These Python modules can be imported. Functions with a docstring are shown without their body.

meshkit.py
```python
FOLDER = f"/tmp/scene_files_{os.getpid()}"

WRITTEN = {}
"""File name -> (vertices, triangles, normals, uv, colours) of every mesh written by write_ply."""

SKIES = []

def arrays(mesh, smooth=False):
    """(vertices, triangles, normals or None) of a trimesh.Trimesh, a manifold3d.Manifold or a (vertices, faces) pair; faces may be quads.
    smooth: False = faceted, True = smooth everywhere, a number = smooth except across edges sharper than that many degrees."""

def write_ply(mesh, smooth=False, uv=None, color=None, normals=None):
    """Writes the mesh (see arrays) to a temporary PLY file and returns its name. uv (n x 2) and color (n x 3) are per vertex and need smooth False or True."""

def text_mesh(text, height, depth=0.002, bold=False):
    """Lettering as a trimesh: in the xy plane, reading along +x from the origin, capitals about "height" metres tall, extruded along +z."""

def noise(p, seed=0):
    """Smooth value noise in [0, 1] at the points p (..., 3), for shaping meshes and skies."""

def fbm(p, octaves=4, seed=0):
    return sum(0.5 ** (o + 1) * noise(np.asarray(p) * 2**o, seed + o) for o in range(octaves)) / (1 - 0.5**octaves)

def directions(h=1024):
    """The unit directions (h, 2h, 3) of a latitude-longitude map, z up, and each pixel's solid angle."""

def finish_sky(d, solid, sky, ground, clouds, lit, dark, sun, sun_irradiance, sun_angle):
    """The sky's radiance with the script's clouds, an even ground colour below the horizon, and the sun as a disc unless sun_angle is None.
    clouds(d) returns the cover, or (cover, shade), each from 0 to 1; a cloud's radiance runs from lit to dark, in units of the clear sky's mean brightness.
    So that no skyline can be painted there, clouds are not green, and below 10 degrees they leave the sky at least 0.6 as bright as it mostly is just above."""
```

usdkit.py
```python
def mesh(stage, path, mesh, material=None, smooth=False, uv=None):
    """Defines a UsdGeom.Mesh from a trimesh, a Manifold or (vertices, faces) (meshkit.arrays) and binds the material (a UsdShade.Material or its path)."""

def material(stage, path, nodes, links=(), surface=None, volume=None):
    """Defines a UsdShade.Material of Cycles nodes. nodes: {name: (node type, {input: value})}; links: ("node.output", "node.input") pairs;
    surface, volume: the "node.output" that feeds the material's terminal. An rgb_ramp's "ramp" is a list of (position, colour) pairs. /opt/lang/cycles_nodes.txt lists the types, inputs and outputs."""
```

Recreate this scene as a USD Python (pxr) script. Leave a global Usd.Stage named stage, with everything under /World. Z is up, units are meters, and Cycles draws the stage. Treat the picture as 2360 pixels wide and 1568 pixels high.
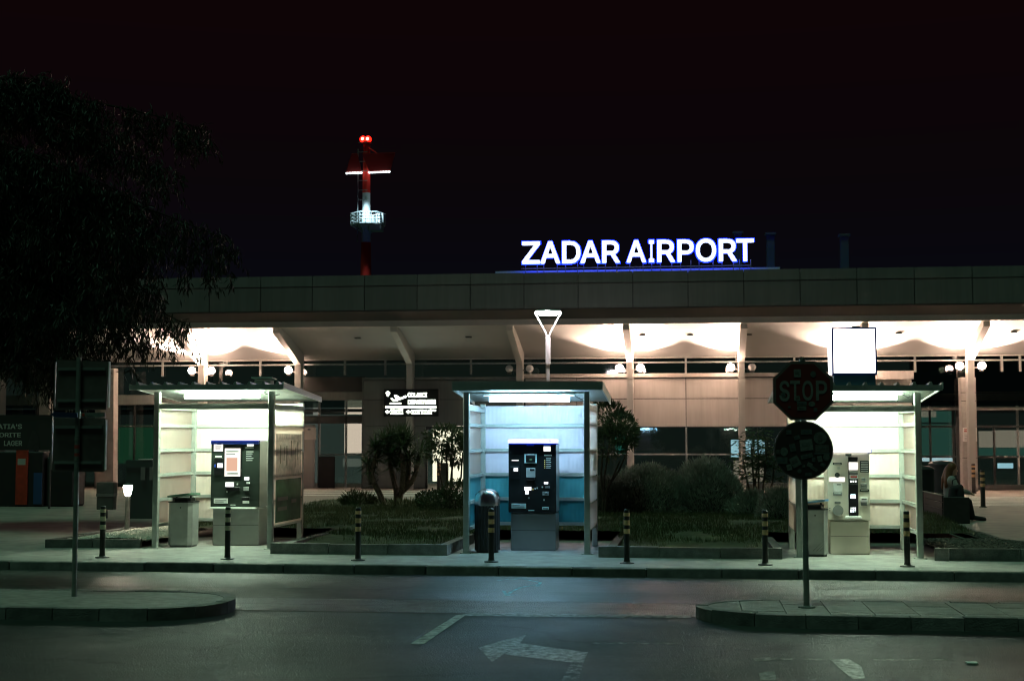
import math, random
import numpy as np, trimesh, manifold3d
import shapely.geometry as sg
import usdkit, meshkit
from pxr import Usd, UsdGeom, UsdLux, UsdShade, Gf, Sdf

stage = Usd.Stage.CreateInMemory()
UsdGeom.SetStageUpAxis(stage, 'Z')
UsdGeom.Xform.Define(stage, '/World')
UsdGeom.Scope.Define(stage, '/World/Looks')
rng = np.random.default_rng(7)

# ------------------------------------------------------------------ camera
YAW, PITCH, EYE = 7.2, 4.0, 1.83
EXPOSURE = 1.3
cam = UsdGeom.Camera.Define(stage, '/World/camera')
cam.CreateHorizontalApertureAttr(36.0)
cam.CreateFocalLengthAttr(50.0)
cam.CreateFStopAttr(2.0)
cam.CreateFocusDistanceAttr(22.5)
cam.CreateClippingRangeAttr((0.05, 5000.0))
cam.CreateExposureAttr(EXPOSURE)
cam.AddTranslateOp().Set((0, 0, EYE))
cam.AddRotateZOp().Set(YAW)
cam.AddRotateXOp().Set(90 + PITCH)

# ------------------------------------------------------------------ sky (night)
mk = lambda n, nodes, links=(), surface=None, volume=None: usdkit.material(stage, '/World/Looks/' + n, nodes, links, surface, volume)
sky_mat = mk('night_sky', {
    's': ('sky_texture', {'sky_type': 'single_scattering', 'sun_disc': False, 'sun_elevation': math.radians(-3.0), 'sun_rotation': math.radians(200)}),
    't': ('mix_color', {'blend_type': 'multiply', 'fac': 1.0, 'b': (0.0004, 0.00035, 0.0006)}),
    'c': ('texture_coordinate', {}), 'z': ('separate_xyz', {}),
    'r': ('rgb_ramp', {'ramp': [(0., (.007, .014, .030)), (.08, (.008, .011, .022)), (.18, (.013, .007, .011)), (.34, (.020, .0055, .0060)), (1., (.019, .0042, .0045))]}),
    'a': ('mix_color', {'blend_type': 'add', 'fac': 1.0, 'use_clamp_result': False}),
    'b': ('background_shader', {'strength': 0.10})},
    [('s.color', 't.a'), ('t.result', 'a.a'), ('c.generated', 'z.vector'), ('z.z', 'r.fac'), ('r.color', 'a.b'), ('a.result', 'b.color')], surface='b.background')
dome = UsdLux.DomeLight.Define(stage, '/World/sky')
UsdShade.MaterialBindingAPI.Apply(dome.GetPrim()).Bind(sky_mat)
dome.GetPrim().SetCustomDataByKey('kind', 'structure')

moon = UsdLux.DistantLight.Define(stage, '/World/moon')  # added greenish fill for the dim ambient light, no visible source
moon.CreateNormalizeAttr(True); moon.CreateIntensityAttr(0.058); moon.CreateAngleAttr(12.0); moon.CreateColorAttr(Gf.Vec3f(.38, 1.0, .66))
moon.AddRotateZOp().Set(-24.0); moon.AddRotateXOp().Set(14.0)

# ------------------------------------------------------------------ image-to-place helper (survey of the photograph)
_t, _p = math.radians(YAW), math.radians(PITCH)
_F = np.array([-math.sin(_t) * math.cos(_p), math.cos(_t) * math.cos(_p), math.sin(_p)])
_R = np.array([math.cos(_t), math.sin(_t), 0]); _U = np.cross(_R, _F)
def _ray(px, py): return _F * 3277 + _R * (px - 1179.5) - _U * (py - 783.5)
def at(px, py, y):
    d = _ray(px, py); k = y / d[1]; return np.array([d[0] * k, y, EYE + d[2] * k])
def gr(px, py, z=0.0):
    d = _ray(px, py); k = (z - EYE) / d[2]; return np.array([d[0] * k, d[1] * k, z])
def ax(px, y, py=1000): return at(px, py, y)[0]
def az(py, y, px=1180): return at(px, py, y)[2]
def crop(cx, cy, ox, oy, sc): return ((ox + cx / sc) * .90731, (oy + cy / sc) * .90731)

# ------------------------------------------------------------------ materials
M = {}
def pbr(name, col, rough=.6, metal=0., var=0., ns=6., bump=0., bs=60., spec=.5, dirt=0., coat=0., col2=None, det=4.):
    nodes = {'p': ('principled_bsdf', {'base_color': col, 'roughness': rough, 'metallic': metal, 'specular_ior_level': spec, 'coat_weight': coat})}
    links = []
    if var or bump or dirt: nodes['g'] = ('geometry', {})
    if var or col2 is not None:
        c2 = col2 if col2 is not None else tuple(c * (1 - var) for c in col)
        c1 = col if col2 is not None else tuple(min(1, c * (1 + var * .6)) for c in col)
        nodes['n'] = ('noise_texture', {'scale': ns, 'detail': det, 'roughness': .65})
        nodes['r'] = ('rgb_ramp', {'ramp': [(.3, c2), (.7, c1)]})
        nodes.setdefault('g', ('geometry', {}))
        links += [('g.position', 'n.vector'), ('n.fac', 'r.fac'), ('r.color', 'p.base_color')]
    if bump:
        nodes['bn'] = ('noise_texture', {'scale': bs, 'detail': 3.})
        nodes['b'] = ('bump', {'strength': bump, 'distance': .02})
        links += [('g.position', 'bn.vector'), ('bn.fac', 'b.height'), ('b.normal', 'p.normal')]
    M[name] = mk(name, nodes, links, surface='p.BSDF'); return M[name]
def glow(name, col, strength):
    M[name] = mk(name, {'e': ('emission', {'color': col, 'strength': strength})}, surface='e.emission'); return M[name]
def pane(name, tint=(.75, .82, .8), ior=1.5, rough=.02):
    M[name] = mk(name, {'t': ('transparent_bsdf', {'color': tint}), 'g': ('glossy_bsdf', {'color': (.95, .97, 1), 'roughness': rough}), 'f': ('fresnel', {'IOR': ior}), 'm': ('mix_closure', {})},
                 [('f.fac', 'm.fac'), ('t.BSDF', 'm.closure1'), ('g.BSDF', 'm.closure2')], surface='m.closure'); return M[name]
def leafm(name, c1, c2, trans=.3, ns=3., rough=.55):
    M[name] = mk(name, {'g': ('geometry', {}), 'n': ('noise_texture', {'scale': ns, 'detail': 3.}), 'r': ('rgb_ramp', {'ramp': [(.3, c1), (.7, c2)]}),
        'p': ('principled_bsdf', {'roughness': rough, 'specular_ior_level': .35}), 't': ('translucent_bsdf', {}), 'm': ('mix_closure', {'fac': trans})},
        [('g.position', 'n.vector'), ('n.fac', 'r.fac'), ('r.color', 'p.base_color'), ('r.color', 't.color'), ('p.BSDF', 'm.closure1'), ('t.BSDF', 'm.closure2')], surface='m.closure'); return M[name]

def asphalt(name, dark, light, rough, bstr=.5):
    M[name] = mk(name, {'g': ('geometry', {}),
        'n1': ('noise_texture', {'scale': .55, 'detail': 5., 'roughness': .6}), 'n2': ('noise_texture', {'scale': 16., 'detail': 6., 'roughness': .8}), 'v': ('voronoi_texture', {'scale': 70.}),
        'mp': ('mapping', {'scale': (.25, 2.2, 1)}), 'n3': ('noise_texture', {'scale': 1.3, 'detail': 4.}),
        'r1': ('rgb_ramp', {'ramp': [(.34, dark), (.64, light)]}), 'r2': ('rgb_ramp', {'ramp': [(.3, (.30, .30, .30)), (.72, (1.8, 1.8, 1.8))]}),
        'cn': ('noise_texture', {'scale': 1.6, 'detail': 4.}), 'cs': ('vector_math', {'math_type': 'scale', 'scale': .9}), 'ca': ('vector_math', {'math_type': 'add'}),
        'cv': ('voronoi_texture', {'feature': 'distance_to_edge', 'scale': .42}), 'cm': ('map_range', {'from_min': .004, 'from_max': .030, 'to_min': .22, 'to_max': 1., 'clamp': True}),
        'ck': ('noise_texture', {'scale': .5, 'detail': 2.}), 'cr': ('map_range', {'from_min': .47, 'from_max': .56, 'to_min': 0., 'to_max': 1., 'clamp': True}),
        'cx': ('mix_float', {'a': 1.}), 'm3': ('mix_color', {'blend_type': 'multiply', 'fac': 1., 'use_clamp': False}),
        'mm': ('mix_color', {'blend_type': 'multiply', 'fac': 1., 'use_clamp': False}),
        'r3': ('rgb_ramp', {'ramp': [(.35, (.75, .75, .75)), (.65, (1.15, 1.15, 1.15))]}),
        'm2': ('mix_color', {'blend_type': 'multiply', 'fac': 1., 'use_clamp': False}),
        'ro': ('map_range', {'value': .5, 'from_min': .3, 'from_max': .7, 'to_min': rough - .1, 'to_max': rough + .12}),
        'b': ('bump', {'strength': bstr, 'distance': .012}), 'p': ('principled_bsdf', {'specular_ior_level': .5})},
        [('g.position', 'n1.vector'), ('g.position', 'n2.vector'), ('g.position', 'v.vector'), ('g.position', 'mp.vector'), ('mp.vector', 'n3.vector'),
         ('n1.fac', 'r1.fac'), ('n2.fac', 'r2.fac'), ('r1.color', 'mm.a'), ('r2.color', 'mm.b'), ('n3.fac', 'r3.fac'), ('mm.result', 'm2.a'), ('r3.color', 'm2.b'), ('g.position', 'cn.vector'), ('cn.color', 'cs.vector1'), ('cs.vector', 'ca.vector1'), ('g.position', 'ca.vector2'), ('ca.vector', 'cv.vector'), ('cv.distance', 'cm.value'),
         ('g.position', 'ck.vector'), ('ck.fac', 'cr.value'), ('cr.result', 'cx.fac'), ('cm.result', 'cx.b'), ('m2.result', 'm3.a'), ('cx.result', 'm3.b'), ('m3.result', 'p.base_color'),
         ('n1.fac', 'ro.value'), ('ro.result', 'p.roughness'), ('v.distance', 'b.height'), ('b.normal', 'p.normal')], surface='p.BSDF')
    return M[name]

asphalt('road_asphalt', (.025, .031, .028), (.046, .054, .048), .46)
asphalt('old_asphalt', (.0155, .0195, .0175), (.031, .037, .033), .60)
asphalt('rough_asphalt', (.030, .036, .033), (.060, .069, .062), .34, 1.6)
asphalt('patch_asphalt', (.05, .05, .046), (.10, .10, .09), .36, 1.0)
pbr('pavement_concrete', (.30, .29, .27), .62, var=.35, ns=3.5, bump=.25, bs=90)
pbr('kerb_concrete', (.22, .21, .20), .75, var=.45, ns=5., bump=.4, bs=70)
pbr('kerb_dark', (.15, .145, .135), .8, var=.5, ns=4., bump=.4, bs=60)
pbr('slab_concrete', (.27, .25, .225), .7, var=.35, ns=7., bump=.3, bs=80)
pbr('slab_concrete_warm', (.25, .225, .20), .7, var=.35, ns=5., bump=.3, bs=80)
pbr('joint_dirt', (.06, .058, .05), .9)
pbr('forecourt_paving', (.33, .285, .25), .6, var=.35, ns=2., bump=.3, bs=50)
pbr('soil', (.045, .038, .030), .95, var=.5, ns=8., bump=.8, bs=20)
pbr('lawn_ground', (.075, .090, .045), .95, var=.55, ns=2.5, bump=.8, bs=30)
pbr('gravel_bed', (.07, .06, .05), .95, var=.5, ns=14., bump=.8, bs=25)
pbr('pebble', (.62, .58, .52), .7, var=.3, ns=20.)
pbr('pebble_dark', (.11, .095, .08), .8, var=.4, ns=20.)
leafm('grass_blade', (.06, .085, .034), (.12, .14, .065), .25, 2.)
def worn_paint(name, col, lo, hi, sc):
    M[name] = mk(name, {'g': ('geometry', {}), 'n': ('noise_texture', {'scale': sc, 'detail': 6., 'roughness': .75}), 'r': ('rgb_ramp', {'ramp': [(lo, (0, 0, 0)), (hi, (1, 1, 1))]}),
        'p': ('principled_bsdf', {'base_color': col, 'roughness': .5}), 't': ('transparent_bsdf', {}), 'm': ('mix_closure', {})},
        [('g.position', 'n.vector'), ('n.fac', 'r.fac'), ('r.color', 'm.fac'), ('t.BSDF', 'm.closure1'), ('p.BSDF', 'm.closure2')], surface='m.closure')
worn_paint('road_paint', (.50, .50, .47), .32, .55, 9.)
worn_paint('worn_road_paint', (.40, .41, .38), .38, .66, 14.)
worn_paint('faint_paint', (.35, .35, .33), .48, .64, 10.)
worn_paint('cyan_paint', (.12, .50, .58), .36, .56, 14.)
pbr('crossing_paint', (.72, .70, .66), .6, var=.25, ns=6.)
pbr('white_panel', (.50, .50, .47), .55, var=.08, ns=1.2)
def streaked(name, c1, c2, rough, metal):
    M[name] = mk(name, {'g': ('geometry', {}), 'mp': ('mapping', {'scale': (2.6, 2.6, .16)}), 'n': ('noise_texture', {'scale': 1.6, 'detail': 6., 'roughness': .7}), 'r': ('rgb_ramp', {'ramp': [(.32, c2), (.62, c1)]}),
        'o': ('object_info', {}), 'mr': ('map_range', {'to_min': .92, 'to_max': 1.05}), 'm': ('mix_color', {'blend_type': 'multiply', 'fac': 1.}), 'p': ('principled_bsdf', {'roughness': rough, 'metallic': metal})},
        [('g.position', 'mp.vector'), ('mp.vector', 'n.vector'), ('n.fac', 'r.fac'), ('o.random', 'mr.value'), ('r.color', 'm.a'), ('mr.result', 'm.b'), ('m.result', 'p.base_color')], surface='p.BSDF')
streaked('fascia_metal', (.20, .205, .20), (.155, .16, .155), .45, .2)
streaked('facade_panel', (.50, .48, .45), (.42, .40, .37), .5, 0.)
streaked('dim_grey_panel', (.17, .195, .18), (.13, .15, .14), .5, 0.)  # darkened and greened to put the unlit entrance block's dimness into the colour
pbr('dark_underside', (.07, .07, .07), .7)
pbr('soffit_white', (.41, .43, .42), .7, var=.05, ns=1.)
pbr('dark_frame', (.05, .052, .05), .5)
pbr('grey_frame', (.33, .34, .33), .45, metal=.3)
pbr('concrete_pillar', (.42, .40, .37), .7, var=.2, ns=3., bump=.2, bs=30)
pbr('interior_wall', (.30, .30, .29), .8)
pbr('interior_dark', (.16, .17, .16), .8)
pbr('roof_dark', (.12, .12, .12), .8)
pane('window_glass', (.70, .76, .74))
pane('dark_glass', (.35, .40, .38), 1.55, .03)
pbr('steel_frame', (.42, .44, .41), .42, metal=.35, var=.15, ns=4.)
pbr('zinc_roof', (.35, .37, .35), .45, metal=.4, var=.15, ns=3.)
pbr('white_trim', (.80, .80, .78), .5)
def sheet(name, col, trans, rib=58.):
    M[name] = mk(name, {'g': ('geometry', {}), 'sx': ('separate_xyz', {}), 'ad': ('math', {'math_type': 'add'}), 'cx': ('combine_xyz', {}),
        'w': ('wave_texture', {'wave_type': 'bands', 'bands_direction': 'x', 'scale': rib / 6.283 * .5, 'profile': 'sine'}),
        'n': ('noise_texture', {'scale': 2.2, 'detail': 5.}), 'r': ('rgb_ramp', {'ramp': [(.3, tuple(c * .82 for c in col)), (.6, col)]}),
        'b': ('bump', {'strength': .22, 'distance': .01}), 'p': ('principled_bsdf', {'roughness': .38}), 't': ('translucent_bsdf', {'color': col}), 'm': ('mix_closure', {'fac': trans})},
        [('g.position', 'sx.vector'), ('sx.x', 'ad.value1'), ('sx.y', 'ad.value2'), ('ad.value', 'cx.x'), ('cx.vector', 'w.vector'), ('w.fac', 'b.height'), ('g.position', 'n.vector'),
         ('n.fac', 'r.fac'), ('r.color', 'p.base_color'), ('b.normal', 'p.normal'), ('p.BSDF', 'm.closure1'), ('t.BSDF', 'm.closure2')], surface='m.closure')
sheet('wall_sheet', (.90, .75, .68), .12)
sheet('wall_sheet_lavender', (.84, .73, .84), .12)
sheet('wall_sheet_teal_falloff', (.035, .26, .32), .12)  # dim teal light low on the wall, put into the sheet colour
sheet('wall_sheet_aqua_falloff', (.10, .42, .48), .12)  # milder step of the teal light falloff, painted into the sheet
sheet('wall_sheet_clear', (.88, .75, .70), .68)
pbr('machine_black', (.014, .016, .017), .28, coat=.3)
pbr('machine_slot', (.006, .006, .007), .4)
pbr('machine_green', (.030, .042, .034), .35)
pbr('machine_grey', (.40, .42, .40), .42, metal=.3, var=.08, ns=3.)
pbr('machine_steel', (.36, .37, .37), .32, metal=.6, var=.1, ns=2.)
pbr('machine_cream', (.62, .57, .48), .5, var=.05, ns=2.)
pbr('machine_blue', (.02, .06, .45), .35)
pbr('key_grey', (.42, .43, .42), .5)
pbr('mid_grey', (.22, .23, .22), .5)
pbr('label_white', (.80, .80, .77), .5)
pbr('label_cyan', (.45, .62, .62), .5)
pbr('label_ink', (.04, .04, .045), .6)
pbr('label_red', (.45, .05, .04), .6)
pbr('text_grey', (.45, .46, .42), .6)
pbr('amber', (.75, .50, .12), .5)
pbr('bin_grey', (.36, .37, .35), .5, var=.12, ns=6.)
pbr('bin_dark', (.03, .03, .032), .45)
pbr('bin_steel', (.55, .56, .56), .22, metal=1.)
pbr('bin_blue', (.12, .30, .55), .4)
pbr('bin_green', (.10, .22, .15), .45)
pbr('bollard_black', (.022, .022, .020), .45, var=.3, ns=20.)
pbr('bollard_amber', (.66, .40, .20), .45, var=.25, ns=20.)
pbr('bollard_cream', (.62, .56, .40), .45, var=.25, ns=20.)
pbr('pole_grey', (.30, .31, .29), .45, metal=.5, var=.2, ns=10.)
pbr('sign_back', (.15, .115, .11), .55, metal=.2, var=.25, ns=7.)
pbr('sign_red', (.15, .014, .012), .5, var=.2, ns=10.)
pbr('sign_white', (.22, .21, .20), .5, var=.25, ns=14.)
pbr('sign_navy', (.015, .03, .09), .5)
pbr('disc_dark', (.045, .022, .018), .55, var=.3, ns=12.)
for k, c in enumerate([(.21, .22, .20), (.15, .16, .15), (.27, .27, .25), (.18, .15, .14), (.13, .15, .17)]): pbr('sticker_%d' % k, tuple(.7 * u for u in c), .5, var=.4, ns=40.)
pbr('bark', (.10, .08, .06), .9, var=.5, ns=12., bump=.7, bs=30)
pbr('dark_bark', (.018, .016, .013), .95, spec=.05)
pbr('pale_bark', (.20, .17, .13), .9, var=.5, ns=14., bump=.7, bs=30)
leafm('tree_leaf', (.007, .011, .005), (.018, .022, .010), .2, 1.4)
leafm('yucca_leaf', (.030, .060, .024), (.070, .11, .045), .2, 5.)
leafm('shrub_leaf', (.035, .060, .026), (.09, .12, .055), .25, 4.)
leafm('hedge_leaf', (.16, .18, .14), (.38, .40, .33), .25, 3.)
leafm('oleander_leaf', (.035, .060, .028), (.085, .12, .055), .25, 4.)
pbr('poster_cloth', (.78, .70, .63), .7, var=.08, ns=5.)
def glowsheet(name, c1, c2, trans, ns):
    M[name] = mk(name, {'g': ('geometry', {}), 'n': ('noise_texture', {'scale': ns, 'detail': 5.}), 'r': ('rgb_ramp', {'ramp': [(.35, c2), (.65, c1)]}), 'p': ('principled_bsdf', {'roughness': .6}), 't': ('translucent_bsdf', {}), 'm': ('mix_closure', {'fac': trans})},
        [('g.position', 'n.vector'), ('n.fac', 'r.fac'), ('r.color', 'p.base_color'), ('r.color', 't.color'), ('p.BSDF', 'm.closure1'), ('t.BSDF', 'm.closure2')], surface='m.closure')
glowsheet('poster_glow', (.92, .82, .74), (.85, .74, .66), .75, 5.)
glowsheet('poster_map_glow', (.52, .46, .44), (.30, .31, .29), .5, 9.)
glowsheet('poster_green_glow', (.06, .15, .085), (.04, .10, .055), .5, 6.)
pbr('poster_map', (.45, .44, .36), .6, var=.45, ns=14.)
pbr('poster_green', (.07, .16, .075), .5, var=.25, ns=6.)
pbr('poster_ink', (.10, .13, .09), .6)
pbr('lightbox_blue', (.02, .05, .30), .4)
pbr('lightbox_teal', (.03, .13, .18), .5)
pbr('mast_red', (.72, .040, .028), .8, spec=.1)
pbr('mast_beacon_red', (.22, .006, .004), .85, spec=.08)  # red beacon light put into the lamp frame colour
pbr('mast_white', (.72, .74, .72), .5)
pbr('lamp_white', (.75, .73, .74), .4)
pbr('fixture_dark', (.08, .08, .08), .5)
pbr('skin', (.50, .32, .24), .5)
pbr('hair', (.17, .065, .025), .45, var=.4, ns=40.)
pbr('shirt', (.30, .33, .31), .8, var=.2, ns=12.)
pbr('black_cloth', (.018, .017, .02), .85)
pbr('bench_dark', (.035, .032, .03), .5, var=.3, ns=9.)
pbr('bench_lit_edge', (.35, .33, .28), .5)
pbr('banner_dark', (.025, .024, .022), .6)
pbr('stand_dark', (.020, .019, .019), .6, var=.3, ns=4.)
pbr('stand_red', (.50, .05, .025), .5, var=.3, ns=6.)
pbr('stand_blue', (.03, .08, .22), .5)
pbr('cabinet_dark', (.06, .085, .08), .4)
pbr('utility_grey', (.11, .12, .11), .55, var=.2, ns=6.)
pbr('paper', (.75, .74, .70), .7)
# light giving surfaces
glow('tube_warm', (.74, 1.0, .74), 98)
glow('tube_cold', (.38, .77, 1.0), 47)
glow('uplight_lens', (1.0, .62, .46), 36)
glow('screen_white', (1.0, .95, .84), .48)
glow('screen_peach', (1.0, .60, .42), .34)
glow('key_white', (.95, 1.0, .92), .7)
glow('key_cold', (.85, .92, 1.0), .8)
glow('header_lavender', (.80, .72, 1.0), .62)
glow('header_white', (1.0, .96, .92), .55)
glow('lcd_green', (.05, .18, .10), 1.0)

glow('letter_blue', (.50, .58, 1.0), 1.1)
glow('letter_halo', (.006, .022, 1.0), 3.0)
glow('sign_light', (.90, 1.0, .80), 3.0)
glow('lightbox_face', (1.0, .96, .98), 1.2)
glow('lamp_ring', (1.0, .88, .88), 170)
glow('path_lamp', (1.0, .92, .70), 45)
glow('beacon_red', (1.0, .010, .004), 2.2)
glow('beacon_core', (1.0, .40, .32), 2.5)
glow('mast_led', (.85, 1.0, 1.0), 2.6)
glow('room_cream', (1.0, .82, .62), 1.05)
glow('room_pink', (1.0, .72, .58), .50)
glow('room_teal', (.16, .42, .34), .28)
glow('room_green', (.06, .24, .12), .30)
glow('room_dim', (.55, .60, .50), .10)
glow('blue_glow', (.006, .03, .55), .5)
glow('screen_cold', (.55, .80, 1.0), 1.6)
glow('screen_green', (.08, .65, .55), .55)
glow('room_fill_glow', (.50, .68, .58), .030)  # added wall glow that lifts the dark windows
glow('small_lights', (1.0, .95, .85), 1.5)
glow('room_bluewhite', (.72, .86, 1.0), 1.4)

# ------------------------------------------------------------------ mesh helpers
class MB:
    def __init__(s): s.v, s.f, s.n = [], [], 0
    def add(s, v, f):
        v = np.asarray(v, float); f = np.asarray(f, int)
        if f.shape[1] == 4: f = np.vstack([f[:, [0, 1, 2]], f[:, [0, 2, 3]]])
        s.v.append(v); s.f.append(f + s.n); s.n += len(v); return s
    def mesh(s, m): return s.add(m.vertices, m.faces)
    def box(s, x0, x1, y0, y1, z0, z1, c=0.):
        if x1 < x0: x0, x1 = x1, x0
        if y1 < y0: y0, y1 = y1, y0
        if z1 < z0: z0, z1 = z1, z0
        if c <= 0:
            v = [(x, y, z) for x in (x0, x1) for y in (y0, y1) for z in (z0, z1)]
            return s.add(v, [(0, 1, 3, 2), (4, 6, 7, 5), (0, 4, 5, 1), (2, 3, 7, 6), (0, 2, 6, 4), (1, 5, 7, 3)])
        c = min(c, (x1 - x0) * .45, (y1 - y0) * .45, (z1 - z0) * .45); P = []
        for i, (a0, a1) in enumerate(((x0, x1), (y0, y1), (z0, z1))):
            pass
        for sx in (0, 1):
            for sy in (0, 1):
                for sz in (0, 1):
                    X, Y, Z = (x0, x1)[sx], (y0, y1)[sy], (z0, z1)[sz]; ix, iy, iz = (c, -c)[sx], (c, -c)[sy], (c, -c)[sz]
                    P += [(X, Y + iy, Z + iz), (X + ix, Y, Z + iz), (X + ix, Y + iy, Z)]
        return s.mesh(trimesh.convex.convex_hull(np.array(P)))
    def cyl(s, p0, p1, r0, r1=None, n=14):
        r1 = r0 if r1 is None else r1
        p0, p1 = np.asarray(p0, float), np.asarray(p1, float); d = p1 - p0; d = d / np.linalg.norm(d)
        a = np.cross(d, (0, 0, 1.) if abs(d[2]) < .9 else (1., 0, 0)); a /= np.linalg.norm(a); b = np.cross(d, a)
        t = np.arange(n) * 2 * math.pi / n; c = np.cos(t)[:, None] * a + np.sin(t)[:, None] * b
        v = np.vstack([p0 + r0 * c, p1 + r1 * c, p0[None], p1[None]]); i = np.arange(n); j = (i + 1) % n
        f = np.vstack([np.stack([i, j, j + n], 1), np.stack([i, j + n, i + n], 1), np.stack([j, i, 0 * i + 2 * n], 1), np.stack([i + n, j + n, 0 * i + 2 * n + 1], 1)])
        return s.add(v, f)
    def tube(s, pts, r, n=8):
        pts = np.asarray(pts, float); r = np.broadcast_to(r, (len(pts),))
        for k in range(len(pts) - 1): s.cyl(pts[k], pts[k + 1], r[k], r[k + 1], n)
        return s
    def lathe(s, prof, c=(0, 0, 0), n=20):
        prof = np.asarray(prof, float); t = np.arange(n) * 2 * math.pi / n
        v = np.stack([prof[:, None, 0] * np.cos(t), prof[:, None, 0] * np.sin(t), np.broadcast_to(prof[:, None, 1], (len(prof), n))], -1).reshape(-1, 3) + np.asarray(c)
        f = []
        for i in range(len(prof) - 1):
            for k in range(n):
                l = (k + 1) % n; f.append((i * n + k, i * n + l, (i + 1) * n + l, (i + 1) * n + k))
        return s.add(v, f)
    def ext(s, poly, h, T):
        m = trimesh.creation.extrude_polygon(poly if hasattr(poly, 'geom_type') else sg.Polygon(poly), h, engine='earcut'); m.apply_transform(T); return s.mesh(m)
    def pz(s, poly, z0, z1): return s.ext(poly, z1 - z0, trimesh.transformations.translation_matrix((0, 0, z0)))
    def py(s, poly, y0, y1): # poly in (x, z)
        return s.ext(poly, y1 - y0, np.array([[1, 0, 0, 0], [0, 0, 1, y0], [0, 1, 0, 0], [0, 0, 0, 1.]]))
    def px(s, poly, x0, x1): # poly in (y, z)
        return s.ext(poly, x1 - x0, np.array([[0, 0, 1, x0], [1, 0, 0, 0], [0, 1, 0, 0], [0, 0, 0, 1.]]))
    def flat(s, poly, z):
        poly = poly if hasattr(poly, 'geom_type') else sg.Polygon(poly)
        v, f = trimesh.creation.triangulate_polygon(poly, engine='earcut'); n = (v[f[:, 1]] - v[f[:, 0]]); m = (v[f[:, 2]] - v[f[:, 0]])
        fl = n[:, 0] * m[:, 1] - n[:, 1] * m[:, 0] < 0; f = np.array(f); f[fl] = f[fl][:, ::-1]
        return s.add(np.column_stack([v, np.full(len(v), z)]), f)
    def ball(s, c, r, sub=2, sc=(1, 1, 1)):
        m = trimesh.creation.icosphere(sub, r); m.vertices = m.vertices * np.array(sc) + np.array(c); return s.mesh(m)
    def text(s, t, x0, x1, z0, z1, y, d=.004, bold=True):
        m = meshkit.text_mesh(t, 1.0, .1, bold); b = m.bounds; v = m.vertices
        X = x0 + (v[:, 0] - b[0, 0]) / (b[1, 0] - b[0, 0]) * (x1 - x0); Z = z0 + (v[:, 1] - b[0, 1]) / (b[1, 1] - b[0, 1]) * (z1 - z0); Y = y - v[:, 2] / .1 * d
        return s.add(np.column_stack([X, Y, Z]), m.faces)
    def get(s, loc=(0, 0, 0)): return np.vstack(s.v) - np.asarray(loc, float), np.vstack(s.f)

used = {}
def numbered(parent, name):
    k = used.get((parent, name), 0); used[(parent, name)] = k + 1
    return name if k == 0 else '%s_%03d' % (name, k)
def setd(prim, label=None, cat=None, group=None, kind=None):
    for k, v in (('label', label), ('category', cat), ('group', group), ('kind', kind)):
        if v: prim.SetCustomDataByKey(k, v)
class Thing:
    def __init__(s, name, label=None, cat=None, loc=(0, 0, 0), group=None, kind=None):
        s.loc = tuple(float(x) for x in loc); s.path = '/World/' + numbered('/World', name)
        s.x = UsdGeom.Xform.Define(stage, s.path)
        if any(s.loc): s.x.AddTranslateOp().Set(s.loc)
        setd(s.x.GetPrim(), label, cat, group, kind)
    def part(s, name, mb, mat, parent=None, label=None, smooth=False, kind=None):
        base = parent or s.path; path = base + '/' + numbered(base, name)
        m = usdkit.mesh(stage, path, mb.get(s.loc), M[mat], smooth); setd(m.GetPrim(), label, kind=kind); return path
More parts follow.
